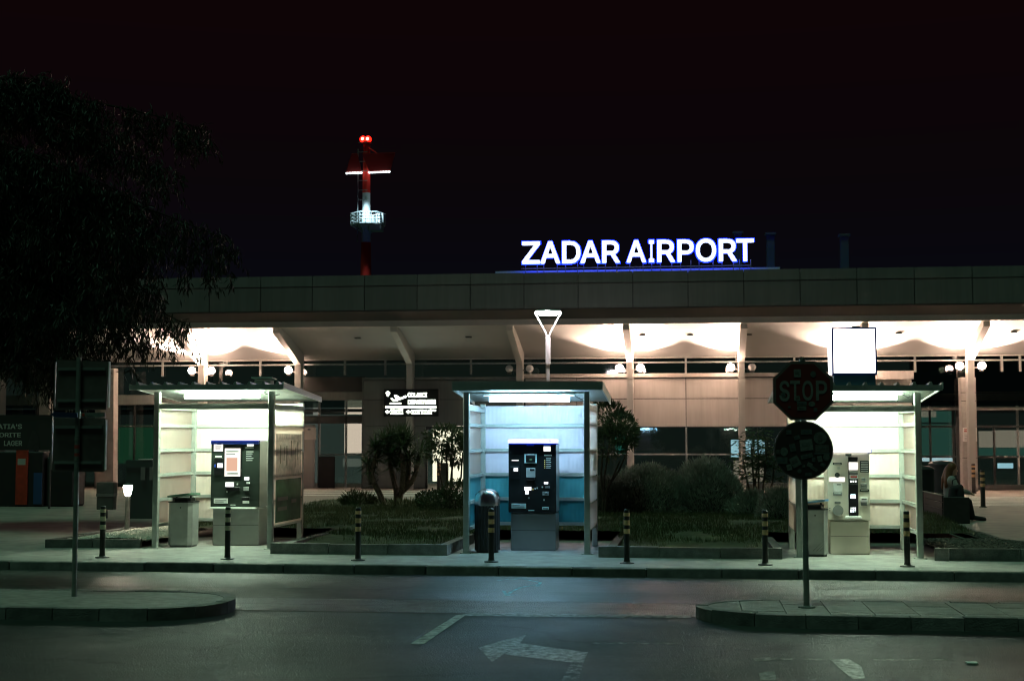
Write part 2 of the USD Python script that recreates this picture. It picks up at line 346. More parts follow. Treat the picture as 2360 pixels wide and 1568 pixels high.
def solo(name, mb, mat, label=None, cat=None, group=None, kind=None, smooth=False):
    path = '/World/' + numbered('/World', name); m = usdkit.mesh(stage, path, mb.get(), M[mat], smooth); setd(m.GetPrim(), label, cat, group, kind); return path
def dup(th, name, loc, label, cat, group):
    path = '/World/' + numbered('/World', name); x = UsdGeom.Xform.Define(stage, path); p = x.GetPrim()
    p.GetReferences().AddInternalReference(th.path); p.SetInstanceable(True); x.ClearXformOpOrder()
    (x.GetOrderedXformOps() or [x.AddTranslateOp(opSuffix='place')])[0].Set(tuple(map(float, loc))); setd(p, label, cat, group)
B = lambda *a, **k: MB().box(*a, **k)

# ================================================================== THE SETTING
solo('ground', MB().add([(-400, -60, -.008), (400, -60, -.008), (400, 600, -.008), (-400, 600, -.008)], [(0, 1, 2, 3)]), 'old_asphalt', kind='structure')
road = Thing('road', kind='structure')
road.part('road_surface', MB().add([(-80, 15.02, 0), (80, 15.02, 0), (80, 19.30, 0), (-80, 19.30, 0)], [(0, 1, 2, 3)]), 'road_asphalt')
road.part('seam', MB().add([(-80, 14.99, -.002), (80, 14.99, -.002), (80, 15.05, .003), (-80, 15.05, .003)], [(0, 1, 2, 3)]), 'joint_dirt')
road.part('parking_apron', MB().add([(-80, -20, -.004), (80, -20, -.004), (80, 14.99, -.004), (-80, 14.99, -.004)], [(0, 1, 2, 3)]), 'old_asphalt')
road.part('rough_strip', MB().add([(-80, 15.06, .003), (80, 15.06, .003), (80, 16.22, .003), (-80, 16.22, .003)], [(0, 1, 2, 3)]), 'rough_asphalt')
for y_, h_ in ((16.225, .0045), (15.62, .0045), (17.28, .002), (18.35, .002)):
    q = [(x, y_ + .03 * math.sin(x * .7 + y_) + rng.normal(0, .008)) for x in np.arange(-14, 10, .5)]
    road.part('seam', MB().flat(sg.LineString(q).buffer(.008, cap_style=2), h_), 'joint_dirt')
road.part('rough_patch', MB().flat([(1.50, 17.95), (2.62, 18.05), (2.60, 19.1), (1.44, 19.15)], .004), 'patch_asphalt')
def mark(name, pix, mat, z=.004, label=None):
    road.part(name, MB().flat([tuple(gr(*p)[:2]) for p in pix], z), mat, label=label)
mark('edge_line', [(1078, 1412), (1590, 1417), (1592, 1424), (1072, 1419)], 'worn_road_paint', .008)
mark('bay_line', [(1050, 1417), (1077, 1413), (976, 1483), (944, 1483)], 'road_paint')
A5 = lambda cx, cy: crop(cx, cy, 1000, 1420, 2.95)
mark('arrow_marking', [A5(*c) for c in [(990, 566), (945, 625), (1150, 655), (1455, 695), (1420, 770), (1330, 770), (850, 712), (825, 705), (735, 768), (635, 660), (800, 610)]], 'worn_road_paint')
mark('arrow_tail', [A5(*c) for c in [(1330, 772), (1420, 772), (1385, 905), (1255, 905)]], 'faint_paint')
mark('arrow_marking', [(1912, 1517), (1955, 1517), (1985, 1535), (1993, 1562), (1965, 1563), (1935, 1540)], 'worn_road_paint')
mark('worn_line', [(1735, 1516), (1775, 1514), (1775, 1521), (1738, 1522)], 'worn_road_paint')
mark('worn_line', [(1748, 1548), (1785, 1546), (1788, 1566), (1752, 1566)], 'worn_road_paint')
mark('worn_line', [(1775, 1516), (1930, 1517), (1930, 1520), (1775, 1519)], 'faint_paint')
mark('worn_line', [(2010, 1518), (2200, 1517), (2200, 1520), (2010, 1521)], 'faint_paint')
mark('worn_line', [(1360, 1478), (1560, 1480), (1560, 1484), (1360, 1482)], 'faint_paint')
for pts in ([(1145, 1336), (1200, 1332), (1245, 1341), (1238, 1350)], [(1238, 1346), (1200, 1352), (1178, 1362), (1168, 1371)], [(1160, 1360), (1168, 1371), (1190, 1369)]):
    q = [gr(*p) for p in pts]; mb = MB()
    for a, b in zip(q[:-1], q[1:]):
        d = (b - a)[:2]; d /= np.linalg.norm(d); n = np.array([-d[1], d[0]]) * .022
        mb.add([(*(a[:2] + n), .004), (*(a[:2] - n), .004), (*(b[:2] - n), .004), (*(b[:2] + n), .004)], [(0, 1, 2, 3)])
    road.part('chalk_mark', mb, 'cyan_paint')
solo('litter_paper', B(2.22, 2.31, 12.19, 12.27, -.002, .012, c=.003), 'paper', 'small scrap of white paper lying on the dark asphalt bottom right', 'litter')

pav = Thing('pavement', kind='structure')
pav.part('pavement_surface', MB().add([(-9.6, 19.425, .118), (80, 19.425, .118), (80, 24.1, .118), (-9.6, 24.1, .118)], [(0, 1, 2, 3)]).add([(-80, 19.425, .118), (-9.6, 19.425, .118), (-9.6, 24.1, .118), (-80, 24.1, .118)], [(0, 1, 2, 3)]), 'pavement_concrete')
pav.part('kerb_bed', B(-80, 80, 19.30, 19.42, -.03, .10), 'joint_dirt')
for k in range(-19, 15):
    x = -1.62 + k; e = rng.normal(0, .003, 3)
    pav.part('kerb_stone', B(x + .006, x + .994, 19.275 + e[0], 19.425, -.05, .122 + e[1], c=.014), 'kerb_concrete' if k % 3 else 'kerb_dark')
fc = Thing('forecourt', kind='structure')
fc.part('paving_surface', MB().add([(-80, 24.1, .117), (80, 24.1, .117), (80, 60, .117), (-80, 60, .117)], [(0, 1, 2, 3)]), 'forecourt_paving')
for k in range(7):   # pedestrian crossing in front of the doors at the right
    y0 = 38.6 + k * .95
    fc.part('crossing_stripe', MB().add([(7.0, y0, .1215), (14.5, y0 - .3, .1215), (14.5, y0 + .25, .1215), (7.0, y0 + .55, .1215)], [(0, 1, 2, 3)]), 'crossing_paint')
for k in range(3):
    y0 = 43.0 + k * 1.9
    fc.part('crossing_stripe', MB().add([(-13.6, y0, .1215), (-6.0, y0, .1215), (-6.0, y0 + .8, .1215), (-13.6, y0 + .8, .1215)], [(0, 1, 2, 3)]), 'crossing_paint')

# traffic islands: kerb stones round the edge, slabs on top
def island(label, outline, closed_len, surf, slabs):
    t = Thing('traffic_island', kind='structure', label=label)
    P = sg.Polygon(outline); inner = P.buffer(-.13)
    t.part('island_surface', MB().pz(inner.buffer(.004), -.02, .108 if slabs else .118), surf)
    ring = np.array(P.exterior.coords)[:-1]
    if sg.LinearRing(ring).is_ccw is False: ring = ring[::-1]
    L = sg.LineString(np.vstack([ring, ring[:1]])); s = 0.
    while s < closed_len - .1:
        e = min(s + .5, closed_len); n = 5; q = np.linspace(s + .005, e - .005, n); a = [L.interpolate(x) for x in q]
        o = np.array([(p.x, p.y) for p in a]); d = np.gradient(o, axis=0); d /= np.linalg.norm(d, axis=1)[:, None]; nn = np.column_stack([-d[:, 1], d[:, 0]])
        h = .122 + rng.normal(0, .003)
        t.part('kerb_stone', MB().pz(np.vstack([o, (o + nn * .128)[::-1]]), -.05, h), 'kerb_concrete' if rng.random() < .6 else 'kerb_dark'); s = e
    if slabs:
        x0, y0, x1, y1 = inner.bounds; k = 0
        ys = [14.0, 14.62, 15.24, 15.9]
        for a, b in zip(ys[:-1], ys[1:]):
            x = x0 - .1
            while x < x1:
                g = sg.box(x + .005, a + .005, x + .425, b - .005).intersection(inner)
                if g.area > .01 and g.geom_type == 'Polygon':
                    t.part('paving_slab', MB().pz(g, .05, .119 + rng.normal(0, .0015)), ['slab_concrete', 'slab_concrete_warm'][k % 2 if rng.random() < .7 else 0])
                x += .43; k += 1
def roundend(cx, cy, a, b, side, far):
    th = np.linspace(math.pi / 2, 3 * math.pi / 2, 24)
    e = np.column_stack([cx + a * np.cos(th) * side, cy + b * np.sin(th)]); return np.vstack([[(far, cy + b)], e, [(far, cy - b)]])
island('right hand kerbed island paved with square slabs', roundend(1.0, 15.03, .98, .74, 1, 8.2)[::-1] if False else np.vstack([[(8.2, 15.77)], roundend(1.0, 15.03, .98, .74, 1, 8.2)[1:-1], [(8.2, 14.29)]]), 16.6, 'joint_dirt', True)
island('left hand kerbed island with a plain worn top', np.vstack([[(-14, 13.98)], roundend(-5.75, 14.86, .85, .88, -1, -14)[1:-1][::-1], [(-14, 15.74)]]), 17.6, 'slab_concrete', False)

# planting beds
def terrain(poly, zf, step, mat, name, **kw):
    x0, y0, x1, y1 = poly.bounds; xs = np.linspace(x0, x1, max(2, int((x1 - x0) / step) + 1)); ys = np.linspace(y0, y1, max(2, int((y1 - y0) / step) + 1))
    X, Yy = np.meshgrid(xs, ys, indexing='ij'); Z = zf(X, Yy); nx, ny = X.shape; f = []
    for i in range(nx - 1):
        for j in range(ny - 1):
            if poly.contains(sg.Point((xs[i] + xs[i + 1]) / 2, (ys[j] + ys[j + 1]) / 2)): f.append((i * ny + j, (i + 1) * ny + j, (i + 1) * ny + j + 1, i * ny + j + 1))
    f = np.array(f); u_, inv = np.unique(f, return_inverse=True)
    return solo(name, MB().add(np.column_stack([X.ravel(), Yy.ravel(), Z.ravel()])[u_], inv.reshape(f.shape)), mat, smooth=True, **kw)
lawn_poly = sg.Polygon([(-6.2, 21.22), (-3.68, 21.22), (-3.68, 24.3), (-1.2, 24.3), (-1.2, 21.15), (1.15, 21.15), (1.15, 24.3), (4.6, 24.3), (4.9, 36.5), (2, 38.5), (-10.0, 38.5), (-9.2, 24.4), (-6.2, 24.4)])
def lawn_z(X, Yy): return .20 + .16 * np.exp(-((Yy - 28) / 5.) ** 2) + .05 * (meshkit.fbm(np.stack([X * .8, Yy * .8, 0 * X], -1), 3, 2) - .5) - .05 * np.exp(-((Yy - 21.5) / .6) ** 2)
terrain(lawn_poly, lawn_z, .25, 'lawn_ground', 'lawn', kind='structure')
bed3 = sg.Polygon([(3.62, 21.15), (6.4, 21.15), (4.98, 24.2), (4.98, 33.0), (4.75, 33.0), (4.75, 24.25), (3.62, 24.25)])
terrain(bed3, lambda X, Yy: .205 + .03 * (meshkit.fbm(np.stack([X * 3, Yy * 3, 0 * X], -1), 3, 5) - .5), .12, 'gravel_bed', 'gravel_bed', kind='structure')
gp = sg.Polygon([(-10.05, 21.95), (-8.72, 22.1), (-8.72, 25.0), (-10.15, 25.0)])
terrain(gp, lambda X, Yy: .19 + .07 * np.exp(-((X + 9.3) / .6) ** 2), .15, 'gravel_bed', 'pebble_bed', kind='structure')
def scatter(poly, n, seed):
    r = np.random.default_rng(seed); x0, y0, x1, y1 = poly.bounds; out = []
    import shapely
    while sum(map(len, out)) < n:
        p = r.uniform((x0, y0), (x1, y1), (n, 2)); out.append(p[shapely.contains_xy(poly, p[:, 0], p[:, 1])])
    return np.vstack(out)[:n]
def stones(P, z, r0, r1, seed):
    r = np.random.default_rng(seed); b = trimesh.creation.icosahedron(); n = len(P); s = r.uniform(r0, r1, (n, 1, 3)); s[..., 2] *= .6
    v = b.vertices[None] * s * r.uniform(.8, 1.2, (n, 12, 1)) + np.column_stack([P, z])[:, None]
    f = (b.faces[None] + 12 * np.arange(n)[:, None, None]).reshape(-1, 3); return MB().add(v.reshape(-1, 3), f)
P = scatter(gp, 1500, 3); solo('pebbles', stones(P, .20 + .07 * np.exp(-((P[:, 0] + 9.3) / .6) ** 2), .025, .055, 4), 'pebble', 'pale rounded pebbles heaped in the bed left of the left kiosk', 'pebbles', kind='stuff')
P = scatter(bed3, 2600, 5); solo('gravel', stones(P, np.full(len(P), .215), .015, .04, 6), 'pebble_dark', 'dark brown gravel covering the bed right of the right kiosk', 'gravel', kind='stuff')
def blades(P, z, h0, h1, w, seed, lean=.5):
    r = np.random.default_rng(seed); n = len(P); a = r.uniform(0, 2 * math.pi, n); h = r.uniform(h0, h1, n); l = r.uniform(0, lean, n) * h; b = r.uniform(0, 2 * math.pi, n)
    d = np.column_stack([np.cos(a), np.sin(a), 0 * a]) * w; base = np.column_stack([P, z]); tip = base + np.column_stack([np.cos(b) * l, np.sin(b) * l, h])
    v = np.stack([base - d, base + d, tip], 1).reshape(-1, 3); return MB().add(v, np.arange(3 * n).reshape(-1, 3))
P = np.vstack([scatter(lawn_poly.intersection(sg.box(-20, 20, 20, 31)), 60000, 8), scatter(lawn_poly, 20000, 9)])
k_ = meshkit.fbm(np.column_stack([P * 1.1, 0 * P[:, :1]]), 3, 4); soilband = (P[:, 1] < 22.6) & (rng.random(len(P)) < .75); P = P[(k_ > .36) & ~soilband]
solo('grass', blades(P, lawn_z(P[:, 0], P[:, 1]) - .005, .04, .10, .006, 10), 'grass_blade', 'short dry grass growing over the lawn behind the kiosks', 'grass', kind='stuff')

# raised bed edging: each stone its own piece
def edging(label, runs, z1=.275, w=.13):
    t = Thing('bed_edging', label, 'edging', (*runs[0][0], .118))
    for (a, b) in runs:
        a, b = np.array(a, float), np.array(b, float); L = np.linalg.norm(b - a); d = (b - a) / L; n = np.array([-d[1], d[0]]); k = max(1, round(L / 1.0))
        for i in range(k):
            p, q = a + d * (L * i / k + .006), a + d * (L * (i + 1) / k - .006)
            hh = z1 + rng.normal(0, .004)
            t.part('edging_stone', MB().pz([p, q, q + n * w, p + n * w], .05, hh), 'kerb_concrete' if rng.random() < .55 else 'kerb_dark')
edging('low concrete edging round the grass bed between left and middle kiosk', [((-6.34, 21.02), (-3.62, 21.02)), ((-3.62, 21.16), (-3.62, 23.6)), ((-6.2, 23.6), (-6.2, 21.16))])
edging('low concrete edging round the grass bed between middle and right kiosk', [((-1.38, 20.98), (1.28, 20.98)), ((1.28, 21.12), (1.28, 23.6)), ((-1.24, 23.6), (-1.24, 21.12))])
edging('low concrete edging in front of the gravel bed at the right edge', [((3.62, 21.02), (9.5, 21.02))], .285)
edging('loose stub of concrete edging against the right kiosk post', [((3.40, 20.98), (3.60, 20.94))], .29)
edging('long thin stone edge beside the gravel bed behind the right kiosk', [((6.30, 21.2), (5.05, 24.2)), ((5.05, 24.2), (5.05, 33.0))], .225, .10)
edging('dark kerb round the pebble bed left of the left kiosk', [((-10.25, 21.72), (-8.75, 21.95)), ((-10.2, 25.1), (-10.25, 21.75))], .255)

# ================================================================== TERMINAL BUILDING
YC, YW, YE = 49.30, 50.0, 46.35          # column front, wall, eave
tb = Thing('terminal_building', 'long low airport terminal with grey fascia and lit vaulted canopy', 'building', (-6, 50, .117))
X0, X1 = -44., 26.
tb.part('roof_slab', B(X0, X1, 45.86, 62, 6.9, 7.16), 'roof_dark')
tb.part('back_wall', B(X0, X1, 61.7, 62, .117, 6.9), 'interior_dark')
tb.part('end_wall', B(X0 - .2, X0, 46.6, 62, .117, 6.9), 'dim_grey_panel'); tb.part('end_wall', B(X1, X1 + .2, 46.6, 62, .117, 6.9), 'dim_grey_panel')
tb.part('fascia_backing', B(X0, X1, 45.83, 45.86, 6.06, 7.16), 'dark_frame')
fx = -16.0 - 1.768 * 15
while fx < X1:
    tb.part('fascia_panel', B(fx + .015, fx + 1.753, 45.78, 45.83, 6.10, 6.885), 'fascia_metal')
    tb.part('coping_panel', MB().px([(45.77, 6.91), (45.83, 6.91), (46.25, 7.24), (45.79, 7.26)], fx + .012, fx + 1.756), 'fascia_metal')
    fx += 1.768
tb.part('roof_edge', B(X0, X1, 46.25, 46.9, 7.16, 7.25), 'fascia_metal')
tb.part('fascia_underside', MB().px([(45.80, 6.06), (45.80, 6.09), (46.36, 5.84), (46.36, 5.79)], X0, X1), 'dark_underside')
tb.part('eave_beam', B(X0, X1, YE, YE + .2, 5.60, 5.80), 'white_panel')
tb.part('roof_upstand', B(-6.5, 2.9, 47.0, 47.06, 7.16, 7.47), 'white_trim')
# vaulted soffit
sy = np.linspace(YE + .2, YW + .3, 12); u = (sy - sy[0]) / (sy[-1] - sy[0]); sz = 5.66 - .93 * u ** 1.15
prof = list(zip(sy, sz)) + [(sy[-1], 5.0), (sy[-1], 6.0), (sy[0], 6.0)]
tb.part('soffit', MB().px(list(zip(sy, sz)) + list(zip(sy[::-1], sz[::-1] + .05)), X0, X1), 'soffit_white', smooth=25)
for px_ in (825, 1080, 1480, 1590, 1725, 2070, 2245 + 90): tb.part('soffit_downlight', B(ax(px_, 48, 770) - .1, ax(px_, 48, 770) + .1, 47.9, 48.1, float(np.interp(48, sy, sz)) - .03, float(np.interp(48, sy, sz)) + .01), 'fixture_dark')
cols = [-25.2, -21.35, -17.5, -13.93, -9.88, -5.97, -2.12, 1.70, 5.55, 9.32, 13.2]
sof = lambda y: float(np.interp(y, sy, sz))
for cx in cols:
    w = .11
    poly = [(YC + .42, .117), (YC + .42, sof(YC + .42) - .004), (48.4, sof(48.4) - .004), (47.4, sof(47.4) - .004), (46.58, sof(46.58) - .004), (46.58, sof(46.58) - .22), (YC, 4.50), (YC, 2.3), (YC + .06, .117)]
    tb.part('column', MB().px(poly, cx - w, cx + w), 'white_panel')
# upper glazing strip with rails
tb.part('upper_window', B(X0, X1, YW + .33, YW + .35, 3.0, 4.85), 'dark_glass')
tb.part('upper_rail', B(X0, X1, YW + .22, YW + .27, 4.53, 4.58), 'grey_frame')
tb.part('upper_rail', B(X0, X1, YW + .22, YW + .3, 4.70, 4.74), 'white_panel')
x = -20.0
for px_ in (375, 600, 795, 888, 1085, 1260, 1580, 1830, 1965, 2308, 2350, 2108):
    xx = ax(px_, YW + .25, 840); tb.part('upper_mullion', B(xx - .035, xx + .035, YW + .2, YW + .265, 4.16, 4.72), 'grey_frame')
tb.part('inner_ceiling', B(X0, X1, YW + .4, 61.7, 4.85, 4.95), 'interior_wall')
tb.part('upper_floor', B(X0, X1, YW + .4, 61.7, 2.86, 2.96), 'interior_dark')
tb.part('inner_partition', B(X0, X1, 56.0, 56.1, .117, 2.86), 'room_fill_glow'); tb.part('upper_room_wall', B(X0, X1, 54.0, 54.1, 2.96, 4.85), 'room_fill_glow')  # walls made to glow so the dark glazing reads brighter
# ---- middle bays (D, E): pale panels over dark glazing
def panels(x_list, z_list, y, mat, name='wall_panel'):
    for a, b in zip(x_list[:-1], x_list[1:]):
        for c, d in zip(z_list[:-1], z_list[1:]):
            tb.part(name, B(a + .012, b - .012, y, y + .05, c + .012, d - .012), mat)
DX = [-5.85, -4.02, -2.12, -.20, 1.72, 3.65, 5.55, 7.48]
tb.part('panel_backing', B(-5.85, 7.48, YW + .05, YW + .3, 2.27, 4.02), 'dark_frame')
panels(DX, [2.29, 3.27, 4.0], YW, 'facade_panel')
tb.part('ledge', B(-5.9, 7.5, YW - .12, YW + .3, 4.02, 4.15), 'facade_panel')
tb.part('ledge', B(5.6, 7.52, YW - .2, YW - .125, 3.9, 4.19), 'facade_panel')
for a, b in zip(DX[:-1], DX[1:]):
    w_ = tb.part('window_frame', B(a - .03, a + .03, YW, YW + .1, .35, 2.28), 'grey_frame'); tb.part('window_pane', B(a + .03, b - .03, YW + .05, YW + .06, .35, 2.27), 'dark_glass', parent=w_)
tb.part('transom', B(-5.85, 7.48, YW - .012, YW + .09, 1.31, 1.36), 'grey_frame')
tb.part('plinth', B(-5.85, 7.5, YW + .01, YW + .3, .117, .345), 'dim_grey_panel')
# ---- entrance block (C)
CX = [-11.62, -9.9, -7.95, -5.93]
tb.part('block_backing', B(-11.62, -5.93, YW - .30, YW + .3, 2.33, 3.94), 'dark_frame')
panels(CX, [2.32, 3.26, 3.95], YW - .36, 'dim_grey_panel')
tb.part('parapet', B(-11.65, -5.9, YW - .42, YW + .3, 3.96, 4.05), 'dim_grey_panel')
tb.part('block_side', B(-11.66, -11.625, YW - .36, YW + .3, .117, 3.95), 'dim_grey_panel')
panels([-11.62, -10.4, -9.35], [.13, 1.25, 2.32], YW - .36, 'dim_grey_panel')
tb.part('block_lower_backing', B(-11.62, -9.35, YW - .30, YW + .1, .13, 2.32), 'dark_frame')
dl, dr = -9.35, -5.93
door = tb.part('door_frame', B(dl, dr, YW - .3, YW - .2, 2.2, 2.32), 'dark_frame')
for xx in (-9.32, -8.42, -7.62, -6.85, -5.97): tb.part('door_frame', B(xx - .03, xx + .03, YW - .3, YW - .22, .117, 2.2), 'dark_frame')
for a, b in ((-9.29, -8.45), (-8.39, -7.65), (-7.59, -6.88), (-6.82, -6.0)): tb.part('glass_door', B(a, b, YW - .27, YW - .26, .13, 2.2), 'window_glass')
tb.part('lit_hall_wall', B(-9.6, -6.2, 52.4, 52.5, .3, 2.8), 'room_cream', label='brightly lit hall behind the entrance doors')
for xx, c in ((-9.05, 'interior_dark'), (-7.98, 'stand_blue'), (-7.2, 'interior_dark')): tb.part('display_stand', B(xx - .16, xx + .16, 51.6, 51.8, .117, 1.0 + .4 * (c == 'stand_blue'), c=.03), c)
# ---- recess left of the entrance (B)
tb.part('recess_beam', B(-14.0, -11.66, YW + .05, YW + .3, 3.26, 3.56), 'dim_grey_panel')
tb.part('recess_dark_panel', B(-14.0, -11.66, YW + .1, YW + .3, 3.58, 4.1), 'dark_frame')
tb.part('recess_beam', B(-14.0, -11.66, YW + .1, YW + .2, 2.42, 2.70), 'dark_frame')
for xx in (-13.35, -12.35, -11.72): tb.part('window_frame', B(xx - .035, xx + .035, YW + .1, YW + .18, .14, 3.26), 'grey_frame')
tb.part('window_frame', B(-13.3, -11.7, YW + .11, YW + .17, 1.28, 1.33), 'grey_frame')
tb.part('window_pane', B(-13.3, -11.7, YW + .13, YW + .14, .14, 3.26), 'window_glass')
tb.part('lit_room_wall', B(-12.75, -11.68, 51.5, 51.55, 2.78, 3.3), 'room_pink'); tb.part('lit_room_wall', B(-12.75, -12.05, 51.5, 51.55, 1.35, 2.5), 'room_pink')
tb.part('lit_room_wall', B(-12.8, -11.9, 51.5, 51.55, .85, 1.15), 'room_dim'); tb.part('lit_room_wall', B(-13.95, -13.75, 51.5, 51.55, 2.75, 3.2), 'room_dim')
tb.part('dark_poster_stand', B(-13.3, -12.7, YW - .1, YW - .04, .117, 1.25, c=.01), 'stand_dark')
tb.part('pale_wall_panel', B(-14.25, -13.48, YW + .02, YW + .1, .117, 2.38), 'facade_panel')
# ---- left wing (A)
tb.part('wing_beam', B(X0, -14.1, YW + .05, YW + .3, 3.12, 3.48), 'dim_grey_panel')
tb.part('wing_glass', B(X0, -14.1, YW + .2, YW + .22, .117, 3.12), 'dark_glass')
for k in range(12):
    xx = -14.6 - k * 1.9; tb.part('window_frame', B(xx - .03, xx + .03, YW + .12, YW + .19, .117, 3.12), 'dark_frame')
tb.part('transom', B(X0, -14.1, YW + .11, YW + .18, 2.30, 2.36), 'dark_frame')
gx0, gx1 = ax(278, 52), ax(362, 52)
tb.part('lit_room_wall', B(gx0, gx1 + 1.2, 51.6, 51.65, .95, 2.4), 'room_green'); tb.part('lit_room_wall', B(-26.5, -25.3, 51.6, 51.65, .9, 2.2), 'room_dim')
tb.part('wing_pillar', MB().py([(ax(268, 49), .117), (ax(226, 49), .117), (ax(240, 49), 4.4), (ax(264, 49), 4.4)][::-1], 48.8, 49.2), 'concrete_pillar')
tb.part('wing_pillar', MB().py([(ax(120, 49), .117), (ax(94, 49), .117), (ax(90, 49), 3.9), (ax(112, 49), 3.9)][::-1], 48.9, 49.2), 'concrete_pillar')
tb.part('lit_edge', B(ax(261, 49.4), ax(267, 49.4), 49.5, 49.55, 1.2, 2.9), 'room_dim', label='narrow glowing edge strip beside the left pillar')  # emission put in as a bright edge beside the pillar
tb.part('lit_edge', B(ax(111, 49.4), ax(118, 49.4), 49.5, 49.55, 1.9, 2.9), 'room_dim')
# ---- right bays (F)
YF = 50.9
tb.part('right_beam', B(7.55, X1, YF - .1, YF + .3, 3.19, 3.44), 'facade_panel')
tb.part('right_beam', B(9.5, X1, YF - .12, YF - .105, 3.45, 3.50), 'grey_frame')
tb.part('upper_glass', B(7.55, X1, YF + .05, YF + .07, 3.44, 4.75), 'dark_glass')
tb.part('right_glass', B(7.55, X1, YF + .05, YF + .07, .117, 3.19), 'dark_glass')
for px_ in (2143, 2196, 2290, 2345): xx = ax(px_, YF, 1000); tb.part('window_frame', B(xx - .035, xx + .035, YF - .03, YF + .045, .117, 3.19 if px_ != 2290 else 2.28), 'dark_frame' if px_ < 2300 else 'grey_frame')
for z in (2.26, 1.22): tb.part('transom', B(7.55, X1, YF - .045, YF + .04, z, z + .07), 'dark_frame')
tb.part('plinth', B(9.5, X1, YF - .08, YF + .2, .117, .30), 'dark_frame')
for (a, b, c, d, m) in [(2122, 2195, 976, 1050, 'room_teal'), (2122, 2195, 946, 972, 'room_teal'), (2120, 2158, 946, 960, 'room_pink'), (2122, 2200, 1053, 1062, 'room_bluewhite'), (2256, 2290, 992, 1030, 'room_pink'), (2256, 2420, 1031, 1050, 'room_teal'), (2293, 2420, 990, 1030, 'room_pink'), (2300, 2336, 1066, 1078, 'screen_cold')]:
    p, q = at(a, c, 52.2), at(b, d, 52.2); tb.part('lit_room_wall', B(p[0], q[0], 52.2 + .01 * len(m), 52.25 + .01 * len(m), q[2], p[2]), m)
for (a, b) in ((2200, 2215),): p, q = at(a, 930, 50.7), at(b, 1125, 50.7); tb.part('dark_panel', B(p[0], q[0], 50.6, 50.7, .117, 3.19), 'dark_frame')
tb.part('pillar', B(9.05, 9.55, 49.72, 50.2, .117, 3.95, c=.02), 'concrete_pillar')
for z in (1.22, 3.14, 3.42): tb.part('pillar_joint', B(9.045, 9.555, 49.715, 49.73, z, z + .02), 'dark_frame')
tb.part('glass_lettering', MB().text('CROATIA AIRLINES', ax(2128, YF, 940), ax(2206, YF, 940), az(944, YF, 2170), az(936, YF, 2170), YF + .04, .006), 'text_grey')
# things seen lit behind the dark glazing of the middle bays
p, q = at(1684, 1012, 52), at(1762, 1052, 52); tb.part('information_screen', B(p[0], p[0] + .75, 52, 52.1, q[2], p[2]), 'screen_cold'); tb.part('information_screen', B(q[0] - .35, q[0], 52, 52.1, q[2] + .1, p[2]), 'screen_cold')
p, q = at(1690, 1060, 52.3), at(1760, 1108, 52.3); tb.part('lit_counter', B(p[0], q[0], 52.3, 52.4, q[2], p[2]), 'room_pink')
p, q = at(1418, 1000, 52.5), at(1442, 1045, 52.5); tb.part('lit_panel', B(p[0], q[0], 52.5, 52.6, q[2], p[2]), 'screen_green')
for k in range(8): p = at(1628 + k * 4.3, 1062 + (k % 3) * 2, 53); tb.part('small_light', B(p[0] - .02, p[0] + .02, 53, 53.03, p[2] - .06, p[2] + .06), 'small_lights')

# notices on the building
def board(name, label, cat, x0, x1, z0, z1, y, mat, items=(), d=.03):
    t = Thing(name, label, cat, ((x0 + x1) / 2, y, z0)); t.part('plate', B(x0, x1, y - d, y, z0, z1, c=.004), mat)
    for it in items: t.part(it[0], it[1], it[2])
    return t
p, q = at(2218, 984, 49.68), at(2251, 1016, 49.68); W_, H_ = q[0] - p[0], p[2] - q[2]
its = [('flag', B(p[0] + .08 * W_, p[0] + .28 * W_, 49.64, 49.652, p[2] - .10 * H_ - .06 * k - .035, p[2] - .10 * H_ - .06 * k), 'label_red') for k in range(2)]
its += [('flag', B(p[0] + .5 * W_, p[0] + .68 * W_, 49.64, 49.652, p[2] - .22 * H_, p[2] - .08 * H_), 'stand_blue')]
its += [('text_line', B(p[0] + .1 * W_, p[0] + (.9 - .1 * (k % 2)) * W_, 49.64, 49.652, q[2] + (.12 + .12 * k) * H_, q[2] + (.15 + .12 * k) * H_), 'mid_grey') for k in range(4)]
board('notice_board', 'white notice with small flags fixed to the right hand pillar', 'notice', p[0], q[0], q[2], p[2], 49.68, 'label_white', its)
p, q = at(702, 984, 49.9), at(728, 1012, 49.9)
board('notice_board', 'pale notice beside the left recess glazing, right of the left kiosk', 'notice', p[0], q[0], q[2], p[2], 49.9, 'poster_cloth', [('fixing', B(p[0] + .12, p[0] + .22, 49.855, 49.872, p[2] - .09, p[2] - .04), 'fixture_dark')])

# illuminated direction sign on the entrance block
ys = 49.24
sc_ = 2360 / 170
def S2(cx, cy): return at(*crop(cx, cy, 960, 970, sc_), ys)
p, q = S2(205, 240), S2(2130, 1190)
ds = Thing('direction_sign', 'lit black departures sign with aircraft symbol on the entrance block', 'sign', ((p[0] + q[0]) / 2, ys, q[2]))
ds.part('sign_panel', B(p[0], q[0], ys, ys + .16, q[2], p[2], c=.01), 'machine_black')
def seg(name, a, b, mat='sign_light'): a, b = S2(*a), S2(*b); ds.part(name, B(a[0], b[0], ys - .012, ys - .002, b[2], a[2]), mat)
def stext(t, a, b): a, b = S2(*a), S2(*b); ds.part('lettering', MB().text(t, a[0], b[0], b[2], a[2], ys - .003, .012), 'sign_light')
stext('ODLASCI', (1050, 360), (1720, 520)); stext('DEPARTURES', (1060, 610), (2030, 770))
seg('divider_line', (255, 840), (2050, 895)); seg('symbol_base', (420, 715), (810, 765))
def spoly(name, pts): ds.part(name, MB().py([tuple(S2(*c)[[0, 2]]) for c in pts], ys - .014, ys - .002), 'sign_light')
spoly('aircraft_symbol', [(440, 560), (490, 545), (560, 610), (640, 590), (560, 455), (640, 440), (800, 545), (960, 460), (1010, 480), (990, 530), (620, 665), (520, 650)])
